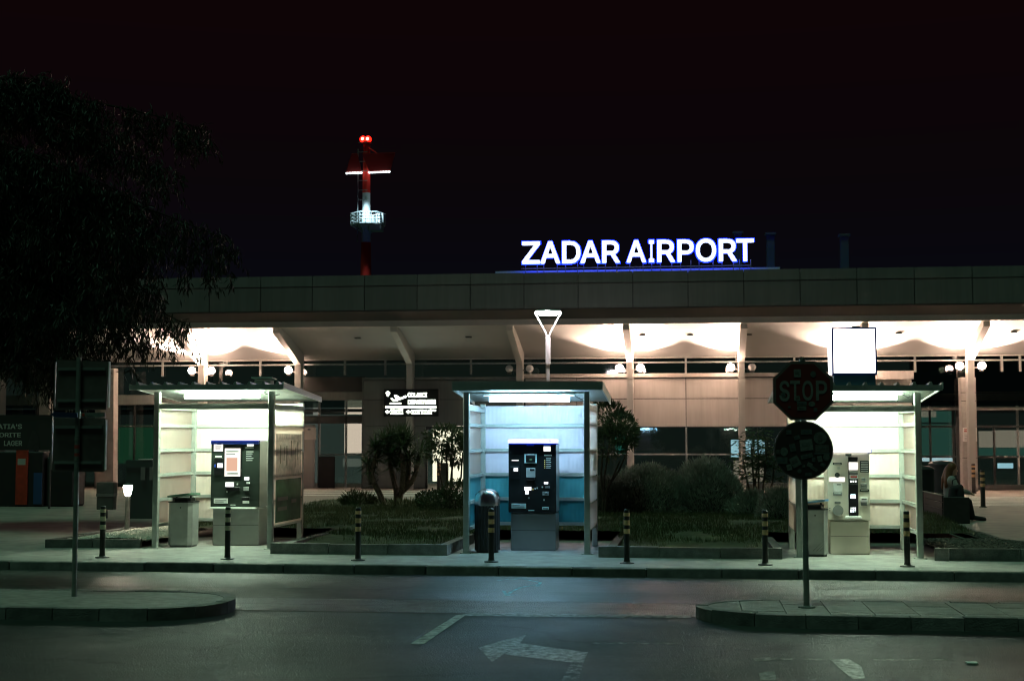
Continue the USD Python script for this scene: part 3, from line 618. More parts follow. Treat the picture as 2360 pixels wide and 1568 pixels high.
spoly('pin_symbol', [(270, 380), (300, 325), (345, 310), (400, 330), (425, 385), (380, 440), (365, 490), (320, 490), (310, 440)])
spoly('arrow_symbol', [(250, 1035), (340, 965), (340, 1010), (410, 1010), (410, 1060), (340, 1060), (340, 1105)]); spoly('arrow_symbol', [(980, 1035), (1080, 965), (1080, 1010), (1150, 1010), (1150, 1060), (1080, 1060), (1080, 1105)])
stext('DOLASCI', (440, 945), (880, 1015)); stext('ARRIVALS', (440, 1050), (880, 1120)); stext('PARKIRALIŠTE', (1180, 945), (2040, 1015)); stext('CAR PARK', (1180, 1050), (1900, 1115))

# roof sign
yz = 46.7
zs = Thing('roof_sign', 'glowing blue white ZADAR AIRPORT letters standing on the terminal roof', 'sign', (-1.7, yz, 7.25))
def S3(cx, cy): return at(*crop(cx, cy, 1240, 540, 2.36), yz)
L = [('Z', 203, 310), ('A', 313, 430), ('D', 443, 552), ('A', 552, 672), ('R', 682, 787), ('A', 828, 945), ('I', 962, 993), ('R', 1012, 1117), ('P', 1133, 1232), ('O', 1243, 1365), ('R', 1380, 1487), ('T', 1485, 1592)]
for ch, a, b in L:
    m = (a + b) / 2; bot = 305 - (m - 250) * 17 / 1290; top = bot - 131 - (3 if ch == 'O' else 0)
    p, q = S3(a, top), S3(b, bot)
    lt = zs.part('letter', MB().text(ch, p[0], q[0], q[2], p[2], yz, .08), 'letter_blue')
    zs.part('blue_edge', MB().text(ch, p[0] - .030, q[0] + .030, q[2] - .030, p[2] + .030, yz + .03, .05), 'letter_halo', parent=lt)  # emissive outline added behind the letter as its blue halo
    for xx in ((p[0] + .1, q[0] - .1) if ch != 'I' else ((p[0] + q[0]) / 2,)): zs.part('support_post', MB().cyl((xx, yz + .06, 7.2), (xx, yz + .06, q[2] + .06), .014, n=6), 'grey_frame')
p, q = S3(195, 300), S3(1575, 290)
zs.part('support_rail', B(p[0], q[0], yz + .03, yz + .09, 7.50, 7.53), 'grey_frame')
for k, px_ in enumerate((1700, 1775, 1945)):
    p = at(px_, 560, 54); solo('roof_vent', B(p[0] - .15, p[0] + .15, 53.8, 54.2, 7.16, p[2] + (.35, .3, .25)[k], c=.02).box(p[0] - .2, p[0] + .2, 53.75, 54.25, p[2] + (.35, .3, .25)[k], p[2] + (.43, .38, .33)[k]), 'roof_dark',
        ('dim roof vent stack behind the end of the roof lettering', 'dim roof vent stack just right of the roof lettering', 'dim roof vent stack farthest right on the terminal roof')[k], 'roof vent')

# uplights on the columns
def uplight(cx, side, lit, label):
    x = cx + side * .36; y, z = YC + .10, 4.27
    t = Thing('uplight', label, 'uplight', (x, y, z), group=None)
    t.part('bracket', B(min(cx + side * .11, x), max(cx + side * .11, x), y - .02, y + .02, z - .03, z + .01), 'fixture_dark')
    t.part('housing', MB().lathe([(0, -.15), (.07, -.14), (.085, -.06), (.085, -.02), (.07, -.015), (0, -.02)], (x, y, z), 16), 'fixture_dark', smooth=40)
    t.part('lens', MB().ball((x, y - .05, z + .05), .135, 2, (1, 1, .95)), 'uplight_lens' if lit else 'lamp_white', smooth=True)
    if lit:
        l = UsdLux.SphereLight.Define(stage, t.path + '/beam'); l.CreateRadiusAttr(.05); l.CreateNormalizeAttr(True); l.CreateIntensityAttr(UPI); l.CreateColorAttr(Gf.Vec3f(1, .66, .50))
        sh = UsdLux.ShapingAPI.Apply(l.GetPrim()); sh.CreateShapingConeAngleAttr(60.); sh.CreateShapingConeSoftnessAttr(.45)
        l.AddTranslateOp().Set((0, -.02, .16)); l.AddRotateXOp().Set(180 + 34)
UPI = 540.
for cx, side, lit, lb in [(-17.5, -1, 1, 'lit uplight on the left side of the brightest left column'), (-17.5, 1, 1, 'lit uplight on the right side of the brightest left column'), (-13.93, -1, 1, 'lit uplight on the column above the left kiosk roof box'),
        (-5.97, -1, 0, 'unlit uplight left of the column behind the middle kiosk'), (-5.97, 1, 0, 'unlit uplight right of the column behind the middle kiosk'), (-2.12, -1, 1, 'lit uplight left of the column right of the street lamp'), (-2.12, 1, 1, 'lit uplight right of the column right of the street lamp'),
        (1.70, -1, 1, 'lit uplight on the column above the palm shrub'), (1.70, 1, 0, 'unlit uplight beside the stop sign'), (5.55, -1, 1, 'lit uplight hidden behind the white light box, left side'), (5.55, 1, 1, 'lit uplight behind the white light box, right side'),
        (9.32, -1, 1, 'lit uplight left of the column above the notice pillar'), (9.32, 1, 1, 'lit uplight right of the column above the notice pillar'), (13.2, -1, 1, 'lit uplight beyond the right edge'), (13.2, 1, 1, 'lit uplight past the right edge, outer side')]:
    uplight(cx, side, lit, lb)

# ================================================================== KIOSKS
def kiosk(label, x0, x1, yf, yb, style, tube, zt):
    t = Thing('ticket_shelter', label, 'shelter', ((x0 + x1) / 2, yf, .118)); pw = .09; G = .118
    for (a, b) in ((x0, yf), (x1 - pw, yf)):
        t.part('post', B(a, a + pw, b, b + pw, G, zt, c=.008), 'steel_frame'); t.part('foot_plate', B(a - .04, a + pw + .04, b - .03, b + pw + .04, G, G + .012), 'steel_frame')
    for (a, b) in ((x0, yb - pw), (x1 - pw, yb - pw)): t.part('post', B(a, a + pw, b, b + pw, G, zt - .14, c=.008), 'steel_frame')
    if style == 'corr':
        t.part('front_beam', B(x0 + pw, x1 - pw, yf + .01, yf + .08, zt - .275, zt - .19, c=.006), 'steel_frame')
        t.part('rear_beam', B(x0 + pw, x1 - pw, yb - .08, yb - .015, zt - .24, zt - .15, c=.006), 'steel_frame')
    else:
        t.part('front_beam', B(x0 + pw, x1 - pw, yf + .01, yf + .08, zt - .03, zt, c=.006), 'steel_frame')
    for xa in (x0 + .005, x1 - pw + .005): t.part('side_beam', B(xa, xa + pw - .01, yf + pw, yb - pw, zt - .28, zt - .20), 'steel_frame')
    rails = [.47, .87, 1.265, 1.66, 2.06]
    top = zt - .16
    for k, z in enumerate(rails):
        t.part('rail', B(x0 + pw, x1 - pw, yb - .075, yb - .035, z - .025, z + .03, c=.004), 'steel_frame')
        for xa, sgn in ((x0 + .02, 1), (x1 - .06, -1)): t.part('rail', B(xa, xa + .04, yf + pw, yb - pw, z - .025, z + .03, c=.004), 'steel_frame')
    zs_ = rails + [top]
    for ki, (a, b) in enumerate(zip(zs_[:-1], zs_[1:])):
        tint = ('wall_sheet_teal_falloff', 'wall_sheet_aqua_falloff') if style == 'flat' else ()  # lower rows carry the teal light falloff in their colour
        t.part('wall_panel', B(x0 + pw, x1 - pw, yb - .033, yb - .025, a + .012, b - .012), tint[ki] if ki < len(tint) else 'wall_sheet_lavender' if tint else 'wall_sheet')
        for s, xa in ((0, x0 + .008), (1, x1 - .016)):
            if label.startswith('left') and s == 1 and ki == 4: continue
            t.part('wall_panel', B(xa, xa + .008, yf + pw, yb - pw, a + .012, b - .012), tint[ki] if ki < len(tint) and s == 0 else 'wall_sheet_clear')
    # roof
    ya, yb2 = yf - .32, yb + (.16 if style == 'corr' else .02); zr = zt + .06; sl = -.135 / (yb2 - ya) * 1.2
    rx0, rx1 = x0 - (.27 if style == 'corr' else .10), x1 + (.24 if style == 'corr' else .2)
    def slab(xa, xb, y0, y1, h0, h1): 
        z = lambda y: zr + (y - ya) * sl
        return MB().px([(y0, z(y0) + h0), (y1, z(y1) + h0), (y1, z(y1) + h1), (y0, z(y0) + h1)], xa, xb)
    t.part('roof_sheet', slab(rx0, rx1, ya, yb2, 0, .03), 'zinc_roof')
    if style == 'corr':
        x = rx0 + .12; k = 0
        while x < rx1 - .05:
            zf = lambda y: zr + (y - ya) * sl
            v = [(x + dx, y, zf(y) + h) for y in (ya - .004, yb2) for dx, h in ((-.035, .028), (-.012, .085), (.012, .085), (.035, .028))]
            t.part('roof_rib', MB().add(v, [(0, 1, 2, 3), (7, 6, 5, 4), (0, 4, 5, 1), (1, 5, 6, 2), (2, 6, 7, 3), (3, 7, 4, 0)]), 'zinc_roof'); x += .228
        t.part('roof_trim', slab(rx1, rx1 + .02, ya - .03, yb2, -.02, .07), 'white_trim'); t.part('roof_trim', slab(rx0 - .02, rx0, ya, yb2, -.01, .05), 'zinc_roof')  # right trim coloured white so the roof edge looks lit
        t.part('gutter', slab(rx0, rx1 + .01, ya - .035, ya - .005, -.045, .035), 'zinc_roof')
    else:
        t.part('roof_fascia', slab(rx0 - .02, rx1 + .02, ya - .03, ya, -.05, .085), 'zinc_roof')
        for xa in (rx0 - .02, rx1): t.part('roof_fascia', slab(xa, xa + .02, ya, yb2, -.05, .085), 'zinc_roof' if xa < 0 and xa < x0 else 'white_trim')
    # fluorescent lamp
    xm = (x0 + x1) / 2; zl = zt - .06 if style == 'corr' else zt - .10; yl = yf + .42
    lp = t.part('lamp_fixture', B(xm - .72, xm + .72, yl - .05, yl + .05, zl + .05, zl + .085, c=.01), 'white_trim')
    t.part('tube', MB().cyl((xm - .62, yl, zl), (xm + .62, yl, zl), .040, n=12), tube, parent=lp, smooth=40)
    t.part('lamp_cable', MB().tube([(xm + .7, yl, zl + .05), (xm + .8, yl + .1, zl + .0), (x1 - .06, yl + .1, zl + .03)], .008, 6), 'fixture_dark')
    return t
k1 = kiosk('left ticket shelter with ribbed roof, posters on its right side and cream light', -8.55, -6.57, 21.90, 23.70, 'corr', 'tube_warm', 2.60)
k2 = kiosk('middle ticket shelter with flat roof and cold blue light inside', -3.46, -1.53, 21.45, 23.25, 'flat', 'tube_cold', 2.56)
k3 = kiosk('right ticket shelter with ribbed roof behind the stop sign', 1.50, 3.31, 21.30, 23.05, 'corr', 'tube_warm', 2.52)
# posters on the outside of the left shelter's right wall, top sheet of the middle one
def side_poster(t, x, y0, y1, z0, z1, mat, name='poster'): return t.part(name, MB().add([(x, y0, z0), (x, y1, z0), (x, y1, z1), (x, y0, z1)], [(0, 1, 2, 3)]), mat)
a = side_poster(k1, -6.563, 22.0, 23.68, 1.98, 2.40, 'poster_glow'); 
a = side_poster(k1, -6.563, 22.02, 23.5, 1.24, 1.93, 'poster_map_glow')
for k, (yy, z0, z1, w) in enumerate([(22.25, 1.45, 1.75, .03), (22.45, 1.5, 1.72, .02), (22.6, 1.42, 1.74, .04), (22.85, 1.55, 1.82, .03), (23.1, 1.38, 1.7, .02), (23.25, 1.5, 1.8, .03)]): k1.part('drawing_line', B(-6.557, -6.554, yy, yy + w, z0, z1), 'poster_ink', parent=a)
a = side_poster(k1, -6.563, 22.02, 23.5, .52, 1.20, 'poster_green_glow')
for k, (y0, y1, z) in enumerate([(22.1, 22.7, .86), (22.1, 22.65, .70), (22.9, 23.2, .8)]): k1.part('poster_print', B(-6.557, -6.554, y0, y1, z, z + .06), 'poster_ink', parent=a)
a = side_poster(k2, -1.527, 22.2, 23.0, 1.35, 1.62, 'label_cyan', 'sticker')
rb = Thing('roof_box', 'small pale junction box standing on the left shelter roof', 'box', (-7.05, 22.9, 2.63)); rb.part('casing', B(-7.18, -6.90, 22.8, 23.0, 2.62, 2.82, c=.01), 'poster_cloth'); rb.part('lid', MB().px([(22.76, 2.85), (23.04, 2.83), (23.04, 2.845), (22.76, 2.865)], -7.22, -6.86), 'white_trim')
p, q = at(1916, 754, 21.3), at(2021, 858, 21.3)
lb = Thing('light_box', 'glowing white square advertising box on the right shelter roof', 'light box', ((p[0] + q[0]) / 2, 21.4, 2.62))
lb.part('base', B(p[0] + .02, q[0] - .02, 21.33, 21.53, 2.60, q[2] - .03, c=.008), 'lightbox_teal'); 
lb.part('frame', B(p[0], q[0], 21.30, 21.56, q[2] - .03, q[2], c=.004).box(p[0], q[0], 21.30, 21.56, p[2] - .02, p[2]).box(p[0], p[0] + .022, 21.30, 21.56, q[2], p[2] - .02).box(q[0] - .022, q[0], 21.30, 21.56, q[2], p[2] - .02), 'lightbox_blue')
lb.part('face', B(p[0] + .022, q[0] - .022, 21.315, 21.54, q[2], p[2] - .02), 'lightbox_face')
lb.part('cap', B((p[0] + q[0]) / 2 - .02, (p[0] + q[0]) / 2 + .1, 21.35, 21.5, p[2] + .001, p[2] + .025), 'fixture_dark')
lb.part('side_panel', B(p[0] - .04, p[0] - .002, 21.33, 21.53, q[2] - .02, p[2] + .005), 'lightbox_face')

# ================================================================== TICKET MACHINES
def machine(label, tl, br, y, mats, items, hdr, base_z, depth=.55, ledge=None, inset=.03):
    (ox, oy, sc), (cx0, cy0), (cx1, cy1) = tl[0], tl[1], br
    f = lambda cx, cy: at(*crop(cx, cy, ox, oy, sc), y)
    p, q = f(cx0, cy0), f(cx1, cy1); x0, x1, zt, zb = p[0], q[0], p[2], q[2]
    t = Thing('ticket_machine', label, 'ticket machine', ((x0 + x1) / 2, y, .118))
    t.part('cabinet', B(x0 + .005, x1 - .005, y + .02, y + depth, zb - .0, zt - .004, c=.012), mats[2])
    t.part('front_panel', B(x0, x1, y, y + .018, zb, zt, c=.006), mats[0])
    t.part('base', B(x0 + inset, x1 - inset * .3, y + .03, y + depth - .02, .118, zb - .014, c=.012), mats[1])
    t.part('base_seam', B(x0 + inset + .01, x1 - inset * .3 - .01, y + .028, y + .032, .118 + (zb - .118) * .52, .118 + (zb - .118) * .52 + .006), 'machine_slot')
    for (name, a, b, c, d, mat, pr) in items:
        u, v = f(a, b), f(c, d); X0, X1 = max(u[0], x0 - .03), min(v[0], x1 + .03)
        t.part(name, B(X0, X1, y - pr, y + .001, v[2], u[2], c=min(.003, pr * .4)), mat)
    for (name, a, b, c, d, mat, out) in hdr:
        u, v = f(a, b), f(c, d); t.part(name, B(u[0], v[0], y - out, y + .3, v[2], u[2], c=.008), mat)
    return t
O1, O2, O3 = (0, 780, 2.3756), (1180, 960, 3.337), (1940, 880, 2.85)
it1 = [('label_plate', 1290, 812, 1345, 868, 'screen_white', .006), ('label_text', 1310, 818, 1335, 826, 'label_ink', .008), ('label_plate', 1298, 893, 1338, 903, 'label_white', .006), ('reader', 1293, 905, 1340, 1010, 'machine_slot', .02), ('button', 1313, 938, 1343, 965, 'key_cold', .026), ('button', 1294, 945, 1304, 962, 'machine_blue', .026),
    ('screen_frame', 1350, 840, 1457, 1026, 'machine_slot', .01), ('screen', 1357, 848, 1450, 1018, 'screen_white', .014), ('screen_picture', 1368, 905, 1432, 985, 'screen_peach', .017), ('screen_text', 1366, 862, 1440, 870, 'mid_grey', .017), ('screen_text', 1366, 878, 1420, 885, 'mid_grey', .017), ('screen_text', 1372, 995, 1436, 1004, 'mid_grey', .017), ('label_text', 1300, 835, 1336, 840, 'mid_grey', .008), ('label_text', 1300, 847, 1330, 852, 'mid_grey', .008), ('label_text', 1298, 1158, 1366, 1163, 'mid_grey', .008), ('label_text', 1298, 1168, 1350, 1173, 'mid_grey', .008),
    ('label_plate', 1490, 808, 1530, 835, 'key_white', .006), ('button', 1475, 1020, 1503, 1040, 'key_white', .02), ('card_slot', 1362, 1052, 1410, 1080, 'key_white', .03), ('slot_shade', 1362, 1082, 1445, 1104, 'machine_slot', .012), ('button', 1487, 1050, 1508, 1062, 'label_white', .015), ('keypad', 1470, 1080, 1502, 1104, 'key_grey', .02),
    ('coin_slot', 1460, 1140, 1505, 1160, 'machine_slot', .015), ('tray', 1465, 1165, 1503, 1180, 'label_white', .02), ('label_plate', 1290, 1150, 1375, 1180, 'label_white', .006), ('lettering', 1390, 1187, 1420, 1194, 'text_grey', .006), ('lock', 1365, 1105, 1374, 1116, 'key_grey', .012), ('button', 1428, 1060, 1436, 1070, 'text_grey', .012), ('lettering', 1480, 842, 1530, 850, 'text_grey', .006)]
it1 += [('lettering', 1484, 866 + 13 * k, 1528 - 6 * (k % 3), 872 + 13 * k, 'text_grey', .006) for k in range(5)]
m1 = machine('dark ticket machine with a bright tall screen in the left shelter', (O1, (1275, 800)), (1563, 1203), 22.55, ('machine_green', 'machine_grey', 'machine_grey'), it1,
    [('header_light', 1270, 776, 1568, 801, 'header_lavender', .05), ('header_band', 1275, 802, 1563, 824, 'machine_blue', .03), ('ledge', 1268, 1203, 1545, 1213, 'label_white', .05)], 0, .62)
it2 = [('lettering', 525, 557, 588, 571, 'machine_blue', .005), ('label_plate', 668, 575, 728, 617, 'header_white', .006), ('lettering', 668, 563, 728, 572, 'label_cyan', .006), ('screen_frame', 505, 640, 612, 716, 'label_cyan', .010), ('screen_frame', 519, 648, 598, 710, 'machine_slot', .014), ('screen', 523, 652, 595, 706, 'machine_slot', .017), ('screen_text', 548, 683, 572, 689, 'lcd_green', .019), ('lettering', 532, 639, 588, 647, 'label_white', .014),
    ('keypad_plate', 521, 758, 598, 836, 'key_grey', .012), ('display', 553, 764, 592, 781, 'machine_slot', .015), ('keypad_hood', 525, 837, 594, 858, 'machine_slot', .02), ('label_strip', 398, 687, 457, 697, 'header_white', .006), ('reader', 385, 745, 462, 850, 'machine_slot', .02), ('button', 416, 757, 453, 786, 'key_cold', .026),  # black strip below the keypad plate is its painted shadow
    ('indicator', 672, 873, 690, 893, 'key_cold', .018), ('indicator', 689, 873, 707, 893, 'key_cold', .018), ('keypad', 682, 911, 721, 928, 'mid_grey', .012), ('button', 652, 914, 664, 926, 'text_grey', .01), ('coin_plate', 658, 957, 711, 990, 'mid_grey', .014), ('coin_slot', 668, 968, 700, 976, 'machine_slot', .017), ('lock', 665, 1021, 679, 1035, 'text_grey', .014), ('tray', 657, 1087, 712, 1111, 'label_cyan', .012), ('tray_slot', 662, 1095, 708, 1104, 'machine_slot', .015),
    ('card_slot', 506, 916, 564, 946, 'key_cold', .03), ('card', 512, 946, 543, 979, 'key_cold', .02), ('button', 573, 931, 585, 943, 'amber', .012), ('button', 592, 927, 604, 939, 'text_grey', .012), ('button', 609, 922, 621, 934, 'text_grey', .012), ('lock', 536, 1004, 550, 1018, 'text_grey', .012), ('label_plate', 396, 1058, 520, 1099, 'label_cyan', .006), ('label_text', 404, 1066, 470, 1074, 'mid_grey', .008), ('label_text', 404, 1080, 508, 1088, 'mid_grey', .008), ('lettering', 538, 1112, 590, 1121, 'label_cyan', .006), ('lettering', 672, 644, 739, 655, 'text_grey', .006)]
it2 += [('bullet', 672, 672 + 16 * k, 682, 682 + 16 * k, 'amber', .006) for k in range(1, 6)] + [('lettering', 690, 673 + 16 * k, 732 - 5 * (k % 2), 680 + 16 * k, 'text_grey', .006) for k in range(6)]
m2 = machine('black ticket machine with lit header in the blue middle shelter', (O2, (371, 549)), (775, 1134), 22.10, ('machine_black', 'machine_steel', 'machine_steel'), it2,
    [('header_light', 368, 513, 778, 548, 'header_lavender', .06), ('header_underside', 373, 549, 774, 558, 'blue_glow', .045)], 0, .6)  # emissive blue strip stands in for header light spilling onto the panel
p = at(*crop(712, 520, *O2), 22.035); q = at(*crop(731, 541, *O2), 22.035); m2.part('header_mark', MB().text('R', p[0], q[0], q[2], p[2], 22.039, .003, False), 'text_grey')
it3 = [('top_bracket', 588, 772, 632, 788, 'machine_green', .03), ('centre_column', 608, 795, 684, 1226, 'machine_green', .012), ('top_slot', 612, 797, 678, 812, 'machine_slot', .018), ('screen', 612, 832, 679, 890, 'screen_white', .018), ('lettering', 616, 895, 679, 913, 'key_grey', .016), ('card_slot', 617, 921, 679, 953, 'label_white', .03), ('slot_mouth', 624, 932, 672, 944, 'label_red', .033),
    ('column_lower', 610, 990, 682, 1224, 'machine_slot', .016), ('display', 625, 1065, 662, 1096, 'screen_cold', .022), ('left_list', 498, 836, 563, 852, 'machine_green', .006), ('left_list_line', 505, 842, 555, 846, 'label_white', .008), ('pictogram', 532, 866, 552, 884, 'text_grey', .006), ('label_plate', 471, 940, 586, 975, 'screen_white', .006), ('label_plate', 500, 985, 566, 1046, 'label_white', .006), ('label_text', 526, 988, 556, 999, 'mid_grey', .008),
    ('label_plate', 500, 1047, 565, 1073, 'mid_grey', .008), ('label_text', 506, 1054, 558, 1058, 'label_white', .010), ('label_plate', 511, 1119, 555, 1131, 'machine_green', .006), ('price_list', 694, 822, 760, 907, 'machine_green', .006), ('cup_symbol', 706, 946, 734, 970, 'mid_grey', .008), ('coin_plate', 697, 985, 745, 1021, 'mid_grey', .02), ('coin_slot', 702, 996, 740, 1004, 'machine_slot', .024), ('strip', 693, 1028, 761, 1046, 'machine_green', .006), ('strip_text', 700, 1034, 752, 1039, 'label_white', .008), ('note_slot', 697, 1086, 749, 1121, 'label_white', .03), ('note_mouth', 704, 1096, 742, 1104, 'machine_slot', .034), ('scoop', 700, 1112, 746, 1146, 'mid_grey', .02), ('keyhole', 473, 1161, 480, 1169, 'machine_green', .006), ('keyhole', 473, 1177, 480, 1185, 'machine_green', .006)]
it3 += [('price_line', 700, 829 + 13 * k, 754, 834 + 13 * k, 'label_white', .008) for k in range(6)] + [('button', 623 + 17 * k, 965, 634 + 17 * k, 979, 'key_white', .02) for k in range(3)]
it3 += [('key', 623 + 15 * i, 1159 + 13 * j, 635 + 15 * i, 1169 + 13 * j, 'key_cold' if (i + j) % 4 else 'label_white', .022) for i in range(3) for j in range(3)]
m3 = machine('cream ticket machine with dark centre column in the right shelter', (O3, (455, 772)), (770, 1254), 21.95, ('machine_cream', 'machine_cream', 'machine_cream'), it3,
    [('header_light', 488, 736, 774, 766, 'header_white', .10), ('header_end', 741, 737, 776, 767, 'machine_blue', .098), ('ledge', 588, 1222, 705, 1240, 'label_white', .07)], 0, .6)
p = at(*crop(535, 1182, *O3), 21.95); m3.part('round_outlet', MB().lathe([(0, -.06), (.05, -.055), (.08, -.03), (.085, 0), (0, .0)], (0, 0, 0), 18).__class__().mesh(trimesh.creation.cylinder(radius=.08, height=.05, transform=trimesh.transformations.translation_matrix(p) @ trimesh.transformations.rotation_matrix(math.pi / 2, (1, 0, 0)))), 'mid_grey', smooth=40)
p = at(*crop(530, 926, *O3), 21.95); m3.part('speaker', MB().mesh(trimesh.creation.cylinder(radius=.038, height=.02, transform=trimesh.transformations.translation_matrix(p) @ trimesh.transformations.rotation_matrix(math.pi / 2, (1, 0, 0)))), 'machine_green', smooth=40)

# ================================================================== LITTER BINS
def octo(x, y, w, d, c): return sg.Polygon([(x - w + c, y - d), (x + w - c, y - d), (x + w, y - d + c), (x + w, y + d - c), (x + w - c, y + d), (x - w + c, y + d), (x - w, y + d - c), (x - w, y - d + c)])
def lid_bin(label, x, y, w, h, lidmat, tilt, bars):
    t = Thing('litter_bin', label, 'litter bin', (x, y, .118)); d = .20
    t.part('foot', MB().pz(octo(x, y, w - .02, d - .02, .05), .118, .15), 'fixture_dark')
    t.part('body', MB().pz(octo(x, y, w, d, .06), .15, h), 'bin_grey')
    t.part('rim', MB().pz(octo(x, y, w + .01, d + .01, .06).difference(octo(x, y, w - .02, d - .02, .05)), h, h + .015), 'bin_dark')
    for xx in (x - w * .6, x + w * .6): t.part('lid_support', B(xx - .012, xx + .012, y - .02, y + .02, h, h + .1), 'bin_dark')
    L = trimesh.creation.extrude_polygon(octo(0, 0, w + .02, d + .02, .06), .03, engine='earcut'); L.apply_transform(trimesh.transformations.translation_matrix((x, y, h + .095)) @ trimesh.transformations.rotation_matrix(tilt, (.4, 1, 0)))
    t.part('lid', MB().mesh(L), lidmat); t.part('inner_liner', MB().pz(octo(x, y, w - .05, d - .05, .05), h, h + .07), 'bin_dark')
    for k in range(bars):
        xa = x - .02 + k * .05; a = np.array([(xa, .2), (xa + .006, .2), (x + w - .065, .2 + (x + w - .07 - xa) * 1.0 + .006), (x + w - .065, .2 + (x + w - .07 - xa) * 1.0)])
        t.part('diagonal_bar', MB().py(a, y - d - .004, y - d + .002), 'bin_dark')
    t.part('lock', MB().cyl((x + w * .1, y - d - .006, h - .08), (x + w * .1, y - d + .002, h - .08), .012, n=8), 'bin_dark')
lid_bin('grey eight sided litter bin with green lid in the left shelter', -8.17, 22.30, .20, .83, 'bin_green', -.12, 0)
lid_bin('grey litter bin with raised blue lid in the right shelter', 1.77, 21.72, .21, .80, 'bin_blue', -.14, 3)
t = Thing('litter_bin', 'dark fluted litter bin with shiny domed steel top in the middle shelter', 'litter bin', (-3.13, 21.75, .118))
fl = [( (.185 + .008 * (k % 2)) * math.cos(k * math.pi / 24), (.185 + .008 * (k % 2)) * math.sin(k * math.pi / 24)) for k in range(48)]
t.part('body', MB().pz([(-3.13 + a, 21.75 + b) for a, b in fl], .15, .83), 'bin_dark'); t.part('foot', MB().cyl((-3.13, 21.75, .118), (-3.13, 21.75, .16), .17, n=24), 'bin_dark')
t.part('dome', MB().lathe([(.0, .255), (.07, .25), (.13, .225), (.175, .175), (.195, .11), (.20, .04), (.195, .0), (0, 0)], (-3.13, 21.75, .83), 28), 'bin_steel', smooth=50)

# ================================================================== BOLLARDS
def bollard(label, x, y, z, h=.75, r=.040, group=None, band='bollard_amber', cat='bollard'):
    t = Thing('bollard', label, cat, (x, y, z), group)
    t.part('flange', MB().lathe([(0, 0), (.10, 0), (.10, .012), (.055, .022), (.045, .03)], (x, y, z), 18), 'bollard_black', smooth=30)
    t.part('shaft', MB().lathe([(r + .006, .02), (r, .06), (r, h - .05), (r * .95, h - .01), (r * .7, h), (0, h)], (x, y, z), 18), 'bollard_black', smooth=40)
    for a, b in ((.06, .125), (.20, .29), (.36, .45)): t.part('reflective_band', MB().lathe([(r, h * (1 - b)), (r + .0025, h * (1 - b)), (r + .0025, h * (1 - a)), (r, h * (1 - a))], (x, y, z), 18), band, smooth=40)
    return t
names = ['black bollard with cream bands in front of the pebble bed', 'black banded bollard in front of the left ticket machine', 'black amber banded bollard in front of the grass right of the left shelter', 'black amber banded bollard in front of the domed steel bin', 'black amber banded bollard in front of the round bushes', 'black amber banded bollard just left of the stop sign pole', 'black amber banded bollard before the right shelter post']
gname = 'banded bollards along the kerb'
bollard(names[0], -8.56, 20.02, .118, group=gname, band='bollard_cream')
b1 = bollard(names[1], -6.67, 20.02, .118, group=gname, band='bollard_cream')
b2 = bollard(names[2], -4.745, 20.02, .118, group=gname)
for k, x in enumerate((-2.82, -.915, .985, 2.885)): dup(b2, 'bollard', (x, 20.0, .118), names[3 + k], 'bollard', gname)
b3 = bollard('small black bollard by the lit crossing right of the seated person', 7.35, 37.7, .118, .95, .06, 'bollards by the terminal doors'); dup(b3, 'bollard', (9.0, 47.6, .118), 'small black bollard in front of the notice pillar', 'bollard', 'bollards by the terminal doors')
dup(b3, 'bollard', (-8.55, 47.8, .118), 'small black bollard before the lit entrance doors', 'bollard', 'bollards by the terminal doors')

# ================================================================== TRAFFIC SIGNS
sp = Thing('stop_sign', 'dim octagonal stop sign above a sticker covered round sign on one pole', 'traffic sign', (1.15, 15.0, .12))
q = at(1850, 899, 14.95); cx, cz = q[0], q[2]; x_ = cx
sp.part('pole', MB().cyl((1.15, 15.0, .10), (cx, 15.0, 2.66), .030, n=16), 'pole_grey', smooth=40); sp.part('pole_cap', MB().cyl((cx, 15.0, 2.66), (cx, 15.0, 2.69), .034, .02, n=16), 'bollard_black')
sp.part('pole_base', MB().lathe([(0, 0), (.09, 0), (.085, .012), (.034, .02)], (1.15, 15.0, .119), 16), 'kerb_dark')
oc = lambda r: [(cx + r / math.cos(math.pi / 8) * math.cos(math.pi / 8 + k * math.pi / 4), cz + r / math.cos(math.pi / 8) * math.sin(math.pi / 8 + k * math.pi / 4)) for k in range(8)]
stp = sp.part('stop_plate', MB().py(oc(.305), 14.950, 14.966), 'sign_back')
sp.part('plate_face', MB().py(oc(.275), 14.947, 14.951), 'sign_red', parent=stp)
S4 = lambda a, b: at(*crop(a, b, 1940, 900, 4.61), 14.95)
for ch, a, b in (('S', 178, 302), ('T', 304, 424), ('O', 446, 576), ('P', 606, 742)):
    p, q = S4(a, 302), S4(b, 545 if ch == 'S' else 535); sp.part('letter', MB().text(ch, p[0], q[0], q[2], p[2], 14.9465, .003), 'sign_white', parent=stp)
